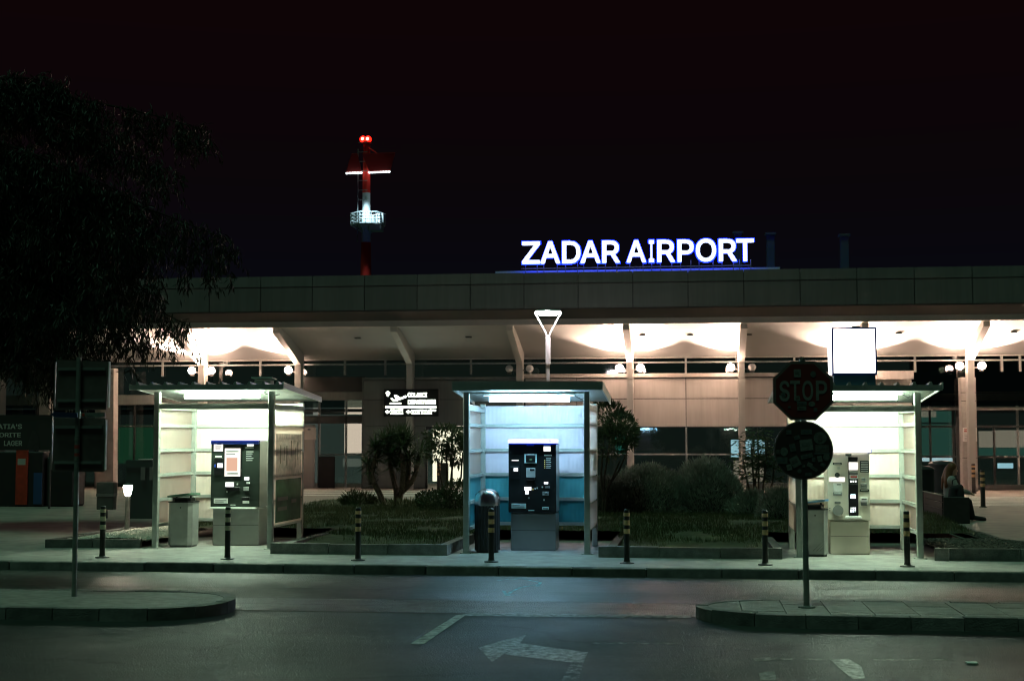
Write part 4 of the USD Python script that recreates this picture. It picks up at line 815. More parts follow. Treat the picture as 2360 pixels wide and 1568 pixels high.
def sticker(parent, a, b, c, d, k, rot=0, yy=14.9455, rnd=False):
    p, q = S4(a, b), S4(c, d); mx, mz = (p[0] + q[0]) / 2, (p[2] + q[2]) / 2; w, h = abs(q[0] - p[0]) / 2, abs(p[2] - q[2]) / 2
    pts = [(math.cos(t) * w, math.sin(t) * h) for t in np.linspace(0, 2 * math.pi, 16, endpoint=False)] if rnd else [(-w, -h), (w, -h), (w, h), (-w, h)]
    cr, sr = math.cos(rot), math.sin(rot); sp.part('sticker', MB().py([(mx + u * cr - v * sr, mz + u * sr + v * cr) for u, v in pts], yy - .002 - .0004 * rng.random(), yy), 'sticker_%d' % k, parent=parent)
    if not rnd and w > .012: sp.part('sticker_print', MB().py([(mx + u * cr - v * sr, mz + u * sr + v * cr) for u, v in [(-w * .7, -h * .2), (w * .6, -h * .2), (w * .6, h * .45), (-w * .7, h * .45)]], yy - .0034, yy - .0028), 'sticker_%d' % ((k + 3) % 5), parent=parent)
for s_ in [(348, 170, 432, 262, 2), (540, 190, 610, 262, 1, .1, 14.9455, True), (385, 545, 500, 590, 1), (390, 600, 495, 650, 0), (520, 545, 600, 605, 2, 0, 14.9455, True), (580, 620, 625, 665, 1), (280, 600, 312, 625, 1), (200, 440, 250, 500, 1, .4), (370, 480, 420, 540, 0, .2)]: sticker(stp, *s_)
q = at(1851, 1036, 14.95); cx2, cz2 = q[0], q[2]
circ = lambda r: [(cx2 + r * math.cos(t), cz2 + r * math.sin(t)) for t in np.linspace(0, 2 * math.pi, 48, endpoint=False)]
dsk = sp.part('round_plate', MB().py(circ(.302), 14.950, 14.966), 'sign_back'); sp.part('plate_face', MB().py(circ(.285), 14.947, 14.951), 'disc_dark', parent=dsk)
for s_ in [(260, 880, 320, 930, 1), (430, 870, 560, 930, 1, .03), (580, 900, 735, 1045, 0, 0, 14.9455, True), (620, 935, 690, 1010, 3, 0, 14.943, True), (350, 945, 420, 990, 1, .3), (420, 990, 570, 1120, 2, .12), (190, 1080, 280, 1185, 0, 0, 14.9455, True), (300, 1040, 370, 1130, 1, .2), (150, 1195, 275, 1275, 1), (310, 1190, 420, 1310, 0, .5), (430, 1160, 570, 1210, 1, .25), (600, 1050, 760, 1140, 3), (590, 1145, 770, 1165, 4), (690, 1150, 770, 1240, 0, 0, 14.9455, True), (625, 1180, 680, 1250, 2, .2), (265, 1280, 325, 1350, 2, .2), (390, 1335, 440, 1385, 1, 0, 14.9455, True), (505, 1262, 565, 1310, 2, -.4), (540, 1315, 630, 1350, 0, -.6), (480, 1380, 560, 1420, 1, .05), (660, 1265, 720, 1310, 4, -.5), (560, 1200, 600, 1250, 1), (450, 1290, 480, 1315, 2), (140, 1110, 185, 1160, 3)]: sticker(dsk, *s_)
for z in (cz - .12, cz + .12, cz2 - .1, cz2 + .1): sp.part('clamp', B(cx - .06, cx + .06, 14.967, 15.04, z - .015, z + .015), 'pole_grey')

ls = Thing('direction_sign_post', 'slim pole with two dark square plates and a narrow arrow sign at left', 'traffic sign', (-6.75, 15.05, .12))
pt = at(182, 822, 15.05); ls.part('pole', MB().cyl((-6.75, 15.05, .10), (pt[0], 15.05, pt[2]), .028, n=16), 'pole_grey', smooth=40)
def LQ(a, b, y): return at(*crop(a, b, 0, 860, 2.8), y)
def plate(pts, y, mat, name, c=.0):
    g = sg.Polygon([tuple(LQ(a, b, y)[[0, 2]]) for a, b in pts]); g = g.buffer(-c).buffer(c) if c else g
    return ls.part(name, MB().py(g, y, y + .018), mat)
a = plate([(403, 148), (772, 160), (754, 500), (392, 505)], 15.09, 'sign_back', 'square_plate'); b = plate([(388, 562), (748, 560), (742, 944), (368, 940)], 15.09, 'sign_back', 'square_plate', .025)
for par, (x0, z0, x1, z1) in ((a, (392, 150, 770, 500)), (b, (370, 562, 746, 942))):
    p, q = LQ(x0, z0, 15.085), LQ(x1, z1, 15.085)
    for zz in (p[2] - .1, q[2] + .1): ls.part('stiffener', B(p[0] + .04, q[0] - .04, 15.072, 15.089, zz - .015, zz + .015), 'pole_grey', parent=par)
    ls.part('edge_trim', B(q[0] - .008, q[0] + .004, 15.082, 15.115, q[2] + .02, p[2] - .02), 'white_trim', parent=par); ls.part('edge_trim', B(p[0] - .004, p[0] + .006, 15.084, 15.112, q[2] + .02, p[2] - .02), 'pole_grey', parent=par)
plate([(355, 535), (385, 516), (548, 524), (548, 558), (385, 553)], 15.0, 'sign_navy', 'arrow_plate'); c = plate([(575, 522), (745, 522), (745, 553), (575, 553)], 15.0, 'sign_white', 'arrow_plate')
p, q = LQ(612, 528, 14.998), LQ(660, 547, 14.998); ls.part('lettering', MB().text('BUS', p[0], q[0], q[2], p[2], 15.0, .002), 'mid_grey', parent=c)
p = LQ(592, 537, 15.0); ls.part('red_dot', MB().cyl((p[0], 14.996, p[2]), (p[0], 15.0, p[2]), .017, n=14), 'stand_red', parent=c)
p = LQ(545, 760, 15.05); px0 = p[0]
for z0, z1, m_ in ((690, 725, 'sign_white'), (752, 778, 'label_red'), (780, 808, 'sign_white'), (810, 832, 'label_red'), (834, 870, 'sticker_2')):
    u, v = LQ(542, z0, 15.05), LQ(542, z1, 15.05); xx = -6.75 + (pt[0] + 6.75) * (u[2] / pt[2]); ls.part('pole_sticker', MB().lathe([(.0285, v[2]), (.0305, v[2]), (.0305, u[2]), (.0285, u[2])], (xx, 15.05, 0), 16), m_)

# ================================================================== STREET LAMP, PATH LAMP, MAST
lx, ly = -3.52, 35.0
sl = Thing('street_lamp', 'lit street lamp with glowing ring held by a V shaped yoke', 'street lamp', (lx, ly, .12))
sl.part('pole', MB().cyl((lx, ly, .12), (lx, ly, 3.7), .055, .04, 14).cyl((lx, ly, 3.7), (lx, ly, 4.38), .062, .062, 14), 'lamp_white', smooth=40)
rg = trimesh.creation.torus(.30, .028, 40, 10); rg.apply_translation((lx, ly, 4.96)); sl.part('ring', MB().mesh(rg), 'lamp_ring', smooth=True)
sl.part('ring_cover', MB().lathe([(0, 0), (.31, 0), (.33, .02), (.31, .05), (0, .06)], (lx, ly, 4.985), 32), 'lamp_white', smooth=40)
for s in (-1, 1): sl.part('yoke_arm', MB().tube([(lx + s * .02, ly, 4.36), (lx + s * .06, ly, 4.48), (lx + s * .30, ly, 4.93)],   .019, 10), 'lamp_white', smooth=40)
pl = Thing('path_lamp', 'small bright lantern bollard standing in the pale pebbles', 'path lamp', (-9.98, 24.4, .2))
pl.part('stem', MB().cyl((-9.98, 24.4, .15), (-9.98, 24.4, .84), .045, n=12), 'pole_grey', smooth=40); pl.part('lantern', MB().lathe([(0, 0), (.05, 0), (.085, .14), (.08, .17), (0, .17)], (-9.98, 24.4, .85), 14), 'path_lamp', smooth=40); pl.part('cap', MB().lathe([(0, .03), (.1, .0), (.1, -.012), (0, -.012)], (-9.98, 24.4, 1.04), 14), 'pole_grey')

my = 70.; mx = -16.29
T1 = lambda a, b: at(*crop(a, b, 820, 300, 3.733), my)
ms = Thing('floodlight_mast', 'tall red and white floodlight mast with platform rising behind the terminal', 'mast', (mx, my, 0))
zz = lambda b: T1(408, b)[2]
ms.part('red_section', MB().cyl((mx, my, 0), (mx, my, zz(1175)), .46, .24, 20), 'mast_red', smooth=40); ms.part('white_section', MB().cyl((mx, my, zz(1175)), (mx, my, zz(708)), .24, .195, 20), 'mast_white', smooth=40); ms.part('red_section', MB().cyl((mx, my, zz(708)), (mx, my, zz(235)), .195, .165, 20), 'mast_red', smooth=40)
hd = ms.part('top_cap', MB().cyl((mx, my, zz(235)), (mx, my, zz(222)), .24, n=16), 'mast_red')
for a, b, m_ in ((385, 203, 'beacon_core'), (432, 203, 'beacon_core')): p = T1(a, b); bc = ms.part('beacon', MB().ball((p[0], my - .1, p[2]), .17, 2), 'beacon_red', smooth=True); ms.part('bulb', MB().ball((p[0], my - .24, p[2]), .075, 2), m_, parent=bc, smooth=True)
f4 = [T1(228, 530), T1(650, 515)]; zA, zB = zz(522), zz(398)
xl, xr = f4[0][0], f4[1][0]
def tilt(xa, xb, xc, xd): return MB().add([(xa, my - .3, zA), (xb, my - .3, zA + .03), (xc, my - 1.6, zB), (xd, my - 1.6, zB), (xa, my - .24, zA + .04), (xb, my - .24, zA + .07), (xc, my - 1.54, zB + .04), (xd, my - 1.54, zB + .04)], [(0, 1, 2, 3), (7, 6, 5, 4), (0, 4, 5, 1), (1, 5, 6, 2), (2, 6, 7, 3), (3, 7, 4, 0)])
ms.part('lamp_frame', tilt(xl, mx - .2, mx - .1, T1(340, 400)[0]), 'mast_beacon_red'); ms.part('lamp_frame', tilt(mx + .22, xr, T1(745, 392)[0], T1(440, 400)[0]), 'mast_beacon_red')  # frames carry the red beacon light in their own colour
for k in range(16):
    xx = xl + (xr - xl) * (k + .5) / 16
    if abs(xx - mx) > .17: ms.part('floodlight', MB().ball((xx, my - .28, zA - .02 + .03 * k / 16), .062, 2, (1, 1, .8)), 'mast_led', smooth=True)
ms.part('stay', MB().cyl((mx + .1, my - .1, zz(280)), (T1(545, 360)[0], my - .8, zz(365)), .03, n=6), 'mast_red')
for k in range(7):
    z = zz(240 + k * 90); ms.part('rung', B(mx - .38, mx + .1, my - .26, my - .23, z, z + .03), 'grey_frame')
ms.part('ladder_rail', B(mx - .40, mx - .37, my - .27, my - .22, zz(1175), zz(300)), 'grey_frame')
zp = zz(1003); ring = [(mx + .88 * math.cos(t + .25) + .10, my + .88 * math.sin(t + .25)) for t in np.arange(6) * math.pi / 3]
plat = ms.part('platform', MB().pz(ring, zp - .06, zp), 'mast_white')
for i in range(6):
    a, b = np.array(ring[i]), np.array(ring[(i + 1) % 6])
    for k in range(3): c_ = a + (b - a) * k / 3; ms.part('rail_post', MB().cyl((*c_, zp), (*c_, zp + .52), .022, n=6), 'mast_white', parent=plat)
    for h in (.18, .35, .52): ms.part('hand_rail', MB().cyl((*a, zp + h), (*b, zp + h), .026, n=6), 'mast_white', parent=plat)
    ms.part('bracket', MB().cyl((mx + .2 * (a[0] - mx), my + .2 * (a[1] - my), zp - .45), (*a, zp - .05), .035, n=6), 'mast_white', parent=plat)
ms.part('equipment_box', B(mx + .26, mx + .86, my - .5, my + .3, zp - .38, zp - .08, c=.03), 'mast_white'); ms.part('equipment_box', B(mx + .55, mx + .95, my - .3, my + .2, zp + .01, zp + .5, c=.02), 'mast_white'); ms.part('equipment_box', B(mx + .28, mx + .5, my - .45, my - .2, zp + .01, zp + .42, c=.02), 'mast_white')
sp_ = UsdLux.SphereLight.Define(stage, ms.path + '/beam'); sp_.CreateRadiusAttr(.1); sp_.CreateNormalizeAttr(True); sp_.CreateIntensityAttr(110.); sp_.CreateColorAttr(Gf.Vec3f(.55, .85, 1)); sh = UsdLux.ShapingAPI.Apply(sp_.GetPrim()); sh.CreateShapingConeAngleAttr(48.); sh.CreateShapingConeSoftnessAttr(.6)
sp_.AddTranslateOp().Set((.25, -1.25, float(zA) - .5))

# ================================================================== PLANTS
def leaves(P, D, L, Wd, seed, droop=0., jit=.3):
    r = np.random.default_rng(seed); n = len(P); D = D + r.normal(0, jit, (n, 3)); D /= np.linalg.norm(D, axis=1)[:, None]
    a = np.cross(D, r.normal(0, 1, (n, 3))); a /= np.linalg.norm(a, axis=1)[:, None] + 1e-9; l = (L * r.uniform(.65, 1.3, n))[:, None]; w = Wd * r.uniform(.7, 1.2, (n, 1)); dz = np.array([0, 0, -1.]) * droop
    m = P + D * l * .5; v = np.stack([P, m + a * w, P + D * l + dz * l, m - a * w], 1).reshape(-1, 3); k = np.arange(n)[:, None] * 4
    return MB().add(v, np.vstack([k + [0, 1, 2], k + [0, 2, 3]]))
def unit(n, r): d = r.normal(0, 1, (n, 3)); return d / np.linalg.norm(d, axis=1)[:, None]
def clump(c, rad, n, seed, shell=.55):
    r = np.random.default_rng(seed); d = unit(n, r); q = r.uniform(shell, 1, (n, 1)) ** .6; k = meshkit.noise(d * 2.6 + seed, seed)[:, None]
    return np.array(c) + d * q * np.array(rad) * (.72 + .5 * k), d
# yucca cluster
yv = 34.0
def Y8(a, b, y=yv): return at(*crop(a, b, 780, 920, 3.92), y)
yu = Thing('yucca', 'spiky many stemmed yucca growing on the lawn left of the middle shelter', 'plant', (-7.6, yv, .25))
stems = [[(775, 1395), (715, 1290), (660, 1200), (640, 1110), (665, 1000), (690, 880)], [(890, 1405), (915, 1310), (980, 1250), (1045, 1180), (1090, 1060), (1110, 930)], [(895, 1400), (885, 1260), (845, 1100), (820, 1000), (830, 850)], [(900, 1395), (945, 1250), (955, 1080), (940, 900)], [(945, 1270), (1000, 1150), (1010, 1000), (1000, 880)], [(650, 1190), (615, 1120), (605, 1020)]]
heads = [(690, 830, .55, 110), (1120, 890, .62, 75), (825, 780, .5, 100), (945, 800, .55, 120), (1000, 760, .5, 100), (605, 990, .40, 60), (760, 740, .45, 80), (900, 720, .45, 80), (650, 1190, .3, 35), (860, 900, .4, 60), (820, 900, .55, 90), (930, 960, .5, 90), (1010, 930, .5, 80), (1100, 965, .40, 30), (880, 1010, .4, 60), (700, 930, .45, 60), (960, 700, .45, 70), (840, 690, .4, 60), (640, 1050, .35, 50), (1050, 1080, .3, 20)]
for i, s in enumerate(stems):
    q = [Y8(a, b, yv + (i % 3 - 1) * .25 * min(1, k / 2)) for k, (a, b) in enumerate(s)]; q[0][2] = .22 if i < 4 else q[0][2]
    yu.part('stem', MB().tube(q, np.linspace(.075, .05, len(q)), 8), 'pale_bark', smooth=40)
for i, (a, b, ln, n) in enumerate(heads):
    c = Y8(a, b + 30, yv + (i % 3 - 1) * .25); r = np.random.default_rng(50 + i); d = unit(n, r); d[:, 2] = np.abs(d[:, 2]) * .9 - .45 + .35 * r.random(n); d /= np.linalg.norm(d, axis=1)[:, None]
    w = .019; aa = np.cross(d, (0, 0, 1)); aa /= np.linalg.norm(aa, axis=1)[:, None]; l = (ln * r.uniform(.75, 1.15, n))[:, None]; P0 = np.tile(c, (n, 1)) + d * .03; md = P0 + d * l * .45; tp = P0 + d * l - np.array([0, 0, .10]) * l
    v = np.stack([P0 - aa * w * .6, P0 + aa * w * .6, md - aa * w, md + aa * w, tp], 1).reshape(-1, 3); k = np.arange(n)[:, None] * 5
    yu.part('leaf_rosette', MB().add(v, np.vstack([k + [0, 1, 3], k + [0, 3, 2], k + [2, 3, 4]])), 'yucca_leaf')
# bushy shrub between yucca and middle shelter
def shrub(name, label, cat, base, stems, clumps, mat, L, Wd, y, seed, stemr=.03, up=.25, droop=.1):
    t = Thing(name, label, cat, base)
    for s in stems: t.part('stem', MB().tube(s, np.linspace(stemr, stemr * .5, len(s)), 6), 'bark', smooth=40)
    mb = MB()
    for i, (c, r, n) in enumerate(clumps):
        P, d = clump(c, r, n, seed + i); P[:, 2] = np.maximum(P[:, 2], base[2] + .02); m = leaves(P, d + np.array([0, 0, up]), L, Wd, seed + 31 + i, droop); mb.add(*m.get())
    t.part('foliage', mb, mat); return t
def PX(px_, py_, y): return at(px_, py_, y)
g = .25
shrub('shrub', 'leafy round headed shrub with bare stems just left of the middle shelter', 'shrub', (-5.2, 32, g), [[PX(1030, 1165, 32), PX(1018, 1110, 32), PX(1005, 1050, 32)], [PX(1034, 1165, 32), PX(1040, 1090, 32), PX(1050, 1030, 32)], [PX(1038, 1165, 32), PX(1062, 1100, 32), PX(1066, 1040, 32)], [PX(1028, 1165, 32), PX(1030, 1090, 31.8), PX(1028, 1020, 31.8)]],
    [(PX(1030, 1012, 32), (.50, .5, .32), 850), (PX(1010, 1040, 31.9), (.26, .4, .22), 250), (PX(1058, 1035, 32), (.30, .4, .34), 520)], 'shrub_leaf', .13, .022, 32, 100)
shrub('bush', 'low dark bush at the foot of the round headed shrub', 'bush', (-5.0, 30, g), [[PX(1020, 1185, 30), PX(1015, 1150, 30)], [PX(1045, 1185, 30), PX(1050, 1150, 30)]], [(PX(1020, 1165, 30), (.55, .5, .33), 1700), (PX(1065, 1150, 30), (.5, .5, .42), 1500), (PX(985, 1150, 31), (.25, .3, .18), 500)], 'shrub_leaf', .09, .018, 30, 140)
shrub('grass_tuft', 'low tuft of long grass on the lawn left of the yucca', 'plant', (-8.1, 34.6, g), [[PX(830, 1162, 34.6), PX(830, 1150, 34.6)]], [(PX(830, 1160, 34.6), (.42, .4, .18), 700), (PX(812, 1152, 34.6), (.2, .2, .18), 200)], 'grass_blade', .2, .012, 34.6, 160, up=.9)
shrub('bush', 'low ground cover bush under the yucca stems', 'bush', (-7.0, 32.5, g), [[PX(940, 1175, 32.5), PX(940, 1160, 32.5)]], [(PX(935, 1172, 32.5), (.7, .4, .16), 900)], 'grass_blade', .16, .012, 32.5, 165, up=.8)
shrub('oleander', 'tall oleander leaning out behind the right wall of the middle shelter', 'shrub', (-1.75, 28.5, g), [[PX(1392, 1185, 28.5), PX(1400, 1120, 28.5), PX(1425, 1085, 28.5), PX(1445, 1040, 28.5)], [PX(1388, 1185, 28.5), PX(1392, 1100, 28.5), PX(1405, 1020, 28.5)], [PX(1390, 1185, 28.5), PX(1385, 1090, 28.6), PX(1392, 1000, 28.6)], [PX(1392, 1140, 28.5), PX(1412, 1100, 28.5), PX(1428, 1060, 28.4)]],
    [(PX(1400, 965, 28.5), (.35, .4, .36), 900), (PX(1430, 985, 28.5), (.32, .4, .34), 800), (PX(1405, 1015, 28.5), (.4, .4, .32), 650), (PX(1448, 1010, 28.5), (.15, .3, .2), 250)], 'oleander_leaf', .13, .016, 28.5, 200, up=.5)
def mound(label, px_, ztop, rx, y, n, seed):
    b = at(px_, 1190, y); t = Thing('bush', label, 'bush', (b[0], y, g)); h = ztop - g; r = np.random.default_rng(seed); d = unit(n, r); d[:, 2] = np.abs(d[:, 2]); rr = (.86 + .28 * meshkit.fbm(d * 3.5 + seed, 3, seed))[:, None] * r.uniform(.80, 1.0, (n, 1))
    P = np.array([b[0], y, g]) + d * rr * np.array([rx, rx * .85, h]); m = leaves(P, d * .8 + np.array([0, 0, .55]), .11, .009, seed + 1, 0, .35)
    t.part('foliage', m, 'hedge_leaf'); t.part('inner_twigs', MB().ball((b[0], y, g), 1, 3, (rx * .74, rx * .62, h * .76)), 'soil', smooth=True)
mound('broad rounded grey green bush right of the middle shelter', 1490, 1.30, 1.02, 29.5, 11000, 300)
mound('taller rounded grey green bush left of the palm shrub', 1628, 1.42, .82, 29.5, 9000, 310)
mound('small grey green bush tucked against the middle shelter wall', 1398, 1.08, .55, 29.0, 4500, 320)
mound('low dark bush under the palm shrub', 1740, .80, .62, 29.0, 4500, 330)
mound('low dark bush left of the right shelter', 1795, .92, .42, 27.5, 3500, 340)
pm = Thing('palm_shrub', 'slender stemmed leafy shrub with tiered fronds left of the stop sign', 'shrub', (1.5, 31, g)); mb = MB()
for i, (a, b, t2) in enumerate([((1738, 1170), (1722, 1110), (1712, 1060)), ((1742, 1170), (1735, 1090), (1730, 1020)), ((1746, 1170), (1748, 1080), (1745, 985)), ((1750, 1170), (1762, 1090), (1768, 1010)), ((1755, 1170), (1780, 1110), (1785, 1050)), ((1745, 1170), (1740, 1100), (1752, 1040))]):
    q = [PX(*a, 31 + .1 * (i % 3)), PX(*b, 31 + .2 * (i % 3 - 1)), PX(*t2, 31 + .25 * (i % 3 - 1))]; q[0][2] = .2; pm.part('stem', MB().tube(q, (.03, .022, .015), 6), 'bark', smooth=40)
    r = np.random.default_rng(400 + i)
    for k in range(4):
        c = q[2] + (q[1] - q[2]) * k * .28 + r.normal(0, .04, 3); n = 70; th = r.uniform(0, 2 * math.pi, n); d = np.column_stack([np.cos(th), np.sin(th), r.uniform(-.25, .35, n)]); rad = (r.uniform(.05, .34 - .04 * k, n))[:, None]
        mb.add(*leaves(c + d * rad, d, .12, .013, 430 + i * 9 + k, .15).get())
pm.part('foliage', mb, 'oleander_leaf')

# big dark tree overhanging from the left
tr = Thing('conifer_tree', 'huge dark drooping evergreen tree filling the upper left', 'tree', (-15.2, 27, .12))
tr.part('trunk', MB().tube([(-15.2, 27, .1), (-15.1, 27, 2.5), (-14.9, 26.8, 5.5), (-14.7, 26.6, 9.3)], (.34, .28, .2, .06), 12), 'bark', smooth=40)
ends = [(520, 552, 25.6), (505, 600, 25.4), (440, 752, 25), (378, 640, 25.5), (330, 470, 26), (385, 400, 26.5), (300, 330, 26.5), (470, 300, 27.5), (240, 250, 27), (150, 200, 27), (60, 230, 26), (200, 420, 25), (120, 560, 24.5), (250, 620, 24.8), (330, 770, 25), (250, 800, 24.8), (150, 790, 24.5), (60, 830, 24.6), (-60, 800, 25), (10, 640, 24.4), (90, 700, 24.2), (200, 720, 24.4), (300, 700, 24.6), (0, 400, 25), (-100, 500, 25), (-100, 300, 26), (420, 520, 26), (180, 860, 25.5), (110, 850, 25.2), (350, 560, 25.2), (280, 540, 24.8), (390, 700, 25.2)]
r = np.random.default_rng(77); lm = MB(); bm = MB(); PP, DD = [], []
for i, (a, b, y) in enumerate(ends):
    e = at(a, b, y); z0 = min(8.8, max(2.6, e[2] + .5 + .2 * (e[0] + 15))); s = np.array([-15.0, 26.9, z0]); mid = (s + e) / 2 + np.array([0, 0, .55]); tt = np.linspace(0, 1, 12)[:, None]
    q = (1 - tt) ** 2 * s + 2 * tt * (1 - tt) * mid + tt ** 2 * e; tr.part('branch', MB().tube(q, np.linspace(.05, .006, 12), 5), 'dark_bark')
    nb = 120; k = r.uniform(.18, 1, nb) ** .8; c = (1 - k[:, None]) ** 2 * s + 2 * k[:, None] * (1 - k[:, None]) * mid + k[:, None] ** 2 * e + r.normal(0, .17, (nb, 3)) * np.array([1, 1.3, .6])
    for c_ in c:   # hanging twigs
        n = 24; ln = r.uniform(.25, .75); u_ = r.uniform(0, 1, n)[:, None]; sw = r.normal(0, .16, 3) * np.array([1, 1, 0]); PP.append(c_ + u_ * (np.array([0, 0, -ln]) + sw) + r.normal(0, .03, (n, 3))); DD.append(np.tile(np.array([0, 0, -1.]) + sw, (n, 1)))
tr.part('crown', leaves(np.vstack(PP), np.vstack(DD), .15, .015, 78, .1, .45), 'tree_leaf')

# ================================================================== PERSON ON THE BENCH
bn = Thing('bench', 'dark solid backed bench beside the gravel bed at right', 'bench', (5.35, 31.5, .118))
bn.part('end_panel', B(5.12, 5.64, 30.30, 30.36, .118, .66, c=.008), 'bench_dark'); bn.part('end_panel', B(5.12, 5.64, 32.74, 32.80, .118, .66, c=.008), 'bench_dark')
for k in range(4): bn.part('back_board', B(5.10, 5.13, 30.36, 32.74, .15 + k * .135, .275 + k * .135, c=.005), 'bench_dark')
for k in range(3): bn.part('seat_board', B(5.15 + k * .15, 5.29 + k * .15, 30.37, 32.73, .42, .455, c=.005), 'bench_dark')
bn.part('edge_strip', B(5.08, 5.14, 30.32, 32.78, .691, .703), 'bench_lit_edge')  # pale strip puts the lit top edge into the colour
def bones(joints, links):
    parts = []
    for a, b in links:
        s = []
        for j in (a, b): p, rr = joints[j]; s.append(manifold3d.Manifold.sphere(rr, 20).translate(tuple(map(float, p))))
        parts.append(manifold3d.Manifold.batch_hull(s))
    m = manifold3d.Manifold.batch_boolean(parts, manifold3d.OpType.Add).refine_to_length(.03).to_mesh()
    t = trimesh.Trimesh(m.vert_properties[:, :3], m.tri_verts); trimesh.smoothing.filter_taubin(t, iterations=8); return t
bx, by = 5.40, 31.05
J = {'pel': ((bx, by, .58), .13), 'hipl': ((bx + .03, by + .10, .55), .095), 'hipr': ((bx + .03, by - .10, .55), .095), 'wai': ((bx - .02, by, .74), .115), 'che': ((bx - .01, by, .92), .125), 'shl': ((bx + .0, by + .16, 1.01), .06), 'shr': ((bx, by - .16, 1.01), .06), 'nec': ((bx + .02, by, 1.08), .05), 'hd0': ((bx + .05, by, 1.17), .075), 'hd1': ((bx + .045, by, 1.25), .092),
     'elr': ((bx + .10, by - .20, .80), .042), 'wrr': ((bx + .34, by - .12, .73), .03), 'ell': ((bx + .10, by + .20, .80), .042), 'wrl': ((bx + .34, by + .12, .73), .03), 'knl': ((bx + .36, by + .34, .52), .062), 'knr': ((bx + .38, by + .16, .52), .062), 'anl': ((bx + .50, by + .52, .19), .042), 'anr': ((bx + .50, by + .38, .19), .042), 'tol': ((bx + .74, by + .62, .15), .032), 'tor': ((bx + .76, by + .46, .15), .032), 'nos': ((bx + .145, by, 1.185), .014), 'chi': ((bx + .10, by, 1.12), .032)}
body = bones(J, [('pel', 'hipl'), ('pel', 'hipr'), ('pel', 'wai'), ('wai', 'che'), ('che', 'shl'), ('che', 'shr'), ('che', 'nec'), ('nec', 'hd0'), ('hd0', 'hd1'), ('shr', 'elr'), ('elr', 'wrr'), ('shl', 'ell'), ('ell', 'wrl'), ('hipl', 'knl'), ('hipr', 'knr'), ('knl', 'anl'), ('knr', 'anr'), ('anl', 'tol'), ('anr', 'tor'), ('hd0', 'nos'), ('hd0', 'chi')])
pe = Thing('person', 'person with long reddish hair and grey top sitting on the bench, back turned', 'person', (bx, by, .118))
pe.part('body', MB().mesh(body), 'skin', smooth=True)
JS = {k: (v[0], v[1] + .016) for k, v in J.items()}
pe.part('top', MB().mesh(bones(JS, [('pel', 'wai'), ('wai', 'che'), ('che', 'shl'), ('che', 'shr'), ('shr', 'elr'), ('elr', 'wrr'), ('shl', 'ell'), ('ell', 'wrl')])), 'shirt', smooth=True)
JT = {k: (v[0], v[1] + .020) for k, v in J.items()}
pe.part('trousers', MB().mesh(bones(JT, [('pel', 'hipl'), ('pel', 'hipr'), ('hipl', 'knl'), ('hipr', 'knr'), ('knl', 'anl'), ('knr', 'anr')])), 'black_cloth', smooth=True)
JF = {'al': (J['anl'][0], .05), 'tl': (J['tol'][0], .045), 'ar': (J['anr'][0], .05), 'tr': (J['tor'][0], .045)}
pe.part('shoe', MB().mesh(bones(JF, [('al', 'tl')])), 'black_cloth', smooth=True); pe.part('shoe', MB().mesh(bones(JF, [('ar', 'tr')])), 'black_cloth', smooth=True)
HJ = {'a': ((bx + .03, by, 1.26), .103), 'b': ((bx - .03, by, 1.19), .10), 'c': ((bx - .09, by + .03, 1.02), .095), 'd': ((bx - .13, by + .05, .84), .06), 'e': ((bx - .08, by - .07, .98), .07), 'f': ((bx - .10, by - .08, .86), .045)}
pe.part('hair', MB().mesh(bones(HJ, [('a', 'b'), ('b', 'c'), ('c', 'd'), ('b', 'e'), ('e', 'f')])), 'hair', smooth=True)
for s in (-1, 1):
    w = np.array(J['wrr' if s < 0 else 'wrl'][0]); HN = {'w': (w, .028), 'p': (w + (.07, -s * .01, -.02), .026)}; lk = [('w', 'p')]
    for k in range(4): HN['f%d' % k] = (w + (.075, (k - 1.5) * .019 - s * .01, -.03), .009); HN['g%d' % k] = (w + (.125 - .006 * abs(k - 1.5), (k - 1.5) * .02 - s * .012, -.055), .008); lk.append(('f%d' % k, 'g%d' % k))
    HN['t'] = (w + (.03, -s * .03, -.005), .011); HN['u'] = (w + (.07, -s * .05, -.02), .009); lk.append(('t', 'u'))
    pe.part('hand', MB().mesh(bones(HN, lk)), 'skin', smooth=True)
bg = Thing('handbag', 'black bag standing on the bench behind the seated person', 'bag', (5.42, 30.72, .455))
bg.part('bag_body', MB().mesh(bones({'a': ((5.36, 30.68, .56), .10), 'b': ((5.52, 30.66, .56), .09), 'c': ((5.38, 30.70, .80), .08), 'd': ((5.52, 30.68, .84), .075)}, [('a', 'b'), ('a', 'c'), ('b', 'd'), ('c', 'd')])), 'black_cloth', smooth=True)
bg.part('strap', MB().tube([(5.36, 30.68, .86), (5.38, 30.68, 1.0), (5.46, 30.68, 1.03), (5.53, 30.68, .9)], .01, 6), 'black_cloth')

# dark bins behind the right shelter
def round_bin(label, px_, y, w, h):
    x = ax(px_, y, 1150); t = Thing('round_bin', label, 'bin', (x, y, .118)); t.part('body', MB().lathe([(0, 0), (w * .92, 0), (w, .05), (w, h - .1), (0, h - .1)], (x, y, .118), 20), 'bin_dark', smooth=40); t.part('lid', MB().lathe([(w * 1.04, 0), (w * 1.04, .05), (w * .8, .11), (0, .14)], (x, y, .118 + h - .1), 20), 'bin_dark', smooth=40)
round_bin('dark round bin just right of the right shelter post', 2122, 33.5, .30, 1.1)
round_bin('dark round bin behind the seated person', 2172, 38., .34, 1.15)

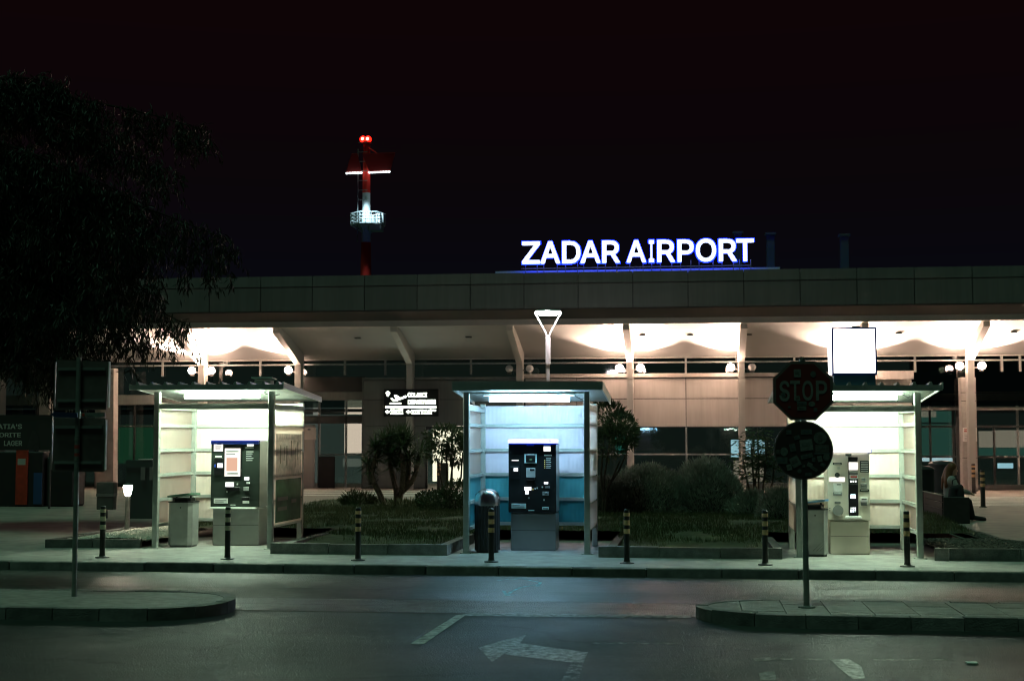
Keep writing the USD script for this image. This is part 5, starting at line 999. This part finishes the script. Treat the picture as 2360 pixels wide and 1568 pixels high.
# ================================================================== LEFT BACKGROUND
bb = Thing('banner', 'dark beer banner with pale lettering at the left edge', 'banner', (-17.3, 34, .12))
p, q = at(-70, 955, 34), at(118, 1036, 34); bb.part('banner_cloth', B(p[0], q[0], 34, 34.03, q[2], p[2]), 'banner_dark')
for tx, a, b, y0, y1 in (("CROATIA'S", -40, 50, 976, 987), ('FAVORITE', -34, 47, 996, 1006), ('LAGER', 9, 50, 1014, 1026)):
    u, v = at(a, y0, 33.99), at(b, y1, 33.99); bb.part('lettering', MB().text(tx, u[0], v[0], v[2], u[2], 33.999, .006), 'text_grey')
u, v = at(60, 990, 33.99), at(90, 1036, 33.99); bb.part('bottle_picture', MB().py([(u[0], v[2]), (v[0], v[2]), (v[0] - .02, (u[2] + v[2]) / 2), ((u[0] + v[0]) / 2 + .05, u[2]), ((u[0] + v[0]) / 2 - .02, u[2])], 33.99, 34.0), 'bench_dark')
for xx in (p[0] + .05, q[0] - .05): bb.part('banner_post', MB().cyl((xx, 34.06, .1), (xx, 34.06, p[2] + .05), .03, n=8), 'dark_frame')
sd = Thing('vending_stand', 'row of dark drink cabinets with a red front at the left edge', 'vending stand', (-16.8, 35, .12))
p, q = at(-70, 1040, 35), at(165, 1170, 35); sd.part('cabinet', B(p[0], at(100, 1040, 35)[0], 35, 35.7, .118, p[2], c=.02), 'stand_dark'); sd.part('cabinet', B(at(102, 1050, 35)[0], q[0], 35.1, 35.8, .118, p[2] - .12, c=.05), 'stand_dark')
u, v = at(38, 1034, 34.98), at(62, 1166, 34.98); rp = sd.part('red_panel', B(u[0], v[0], 34.96, 34.995, v[2] + .05, u[2], c=.005), 'stand_red'); sd.part('panel_print', B(u[0] + .05, v[0] - .06, 34.955, 34.962, u[2] - .40, u[2] - .24), 'text_grey', parent=rp)
u, v = at(78, 1088, 34.98), at(95, 1160, 34.98); sd.part('blue_panel', B(u[0], v[0], 34.97, 34.995, v[2], u[2]), 'stand_blue')
cb = Thing('recycling_cabinet', 'dark round shouldered cabinet with pale lit top left of the left shelter', 'cabinet', (-12.0, 30, .12))
p, q = at(290, 1060, 30), at(352, 1160, 30); cb.part('body', MB().py(sg.box(p[0], .118, q[0], p[2] - .06).buffer(0), 30, 30.6), 'cabinet_dark'); cb.part('hood', MB().py(sg.box(p[0] + .06, p[2] - .1, q[0] - .06, p[2] - .04).buffer(.055), 29.97, 30.6), 'cabinet_dark'); cb.part('top_strip', B(p[0] + .3, q[0] - .02, 29.96, 30.3, p[2] + .018, p[2] + .04), 'label_white')  # white strip puts the cabinet's lit top into the colour
for k in range(2): xx = p[0] + .36 + .2 * k; cb.part('label_plate', B(xx, xx + .1, 29.955, 29.968, p[2] - .42, p[2] - .14), 'mid_grey')
ub = Thing('utility_box', 'small dark box on a post with a pale band behind the leftmost bollard', 'box', (-12.8, 30, .12))
p, q = at(222, 1110, 30), at(261, 1173, 30); ub.part('upper_case', B(p[0], q[0], 30, 30.2, (p[2] + q[2]) / 2 + .06, p[2], c=.01), 'utility_grey'); ub.part('band', B(p[0], q[0], 29.99, 30.2, (p[2] + q[2]) / 2 - .01, (p[2] + q[2]) / 2 + .058), 'mid_grey'); ub.part('lower_case', B(p[0] + .01, q[0] - .01, 30, 30.2, q[2], (p[2] + q[2]) / 2 - .012, c=.01), 'utility_grey'); ub.part('post', B((p[0] + q[0]) / 2 - .03, (p[0] + q[0]) / 2 + .03, 30.05, 30.12, .118, q[2]), 'dark_frame')
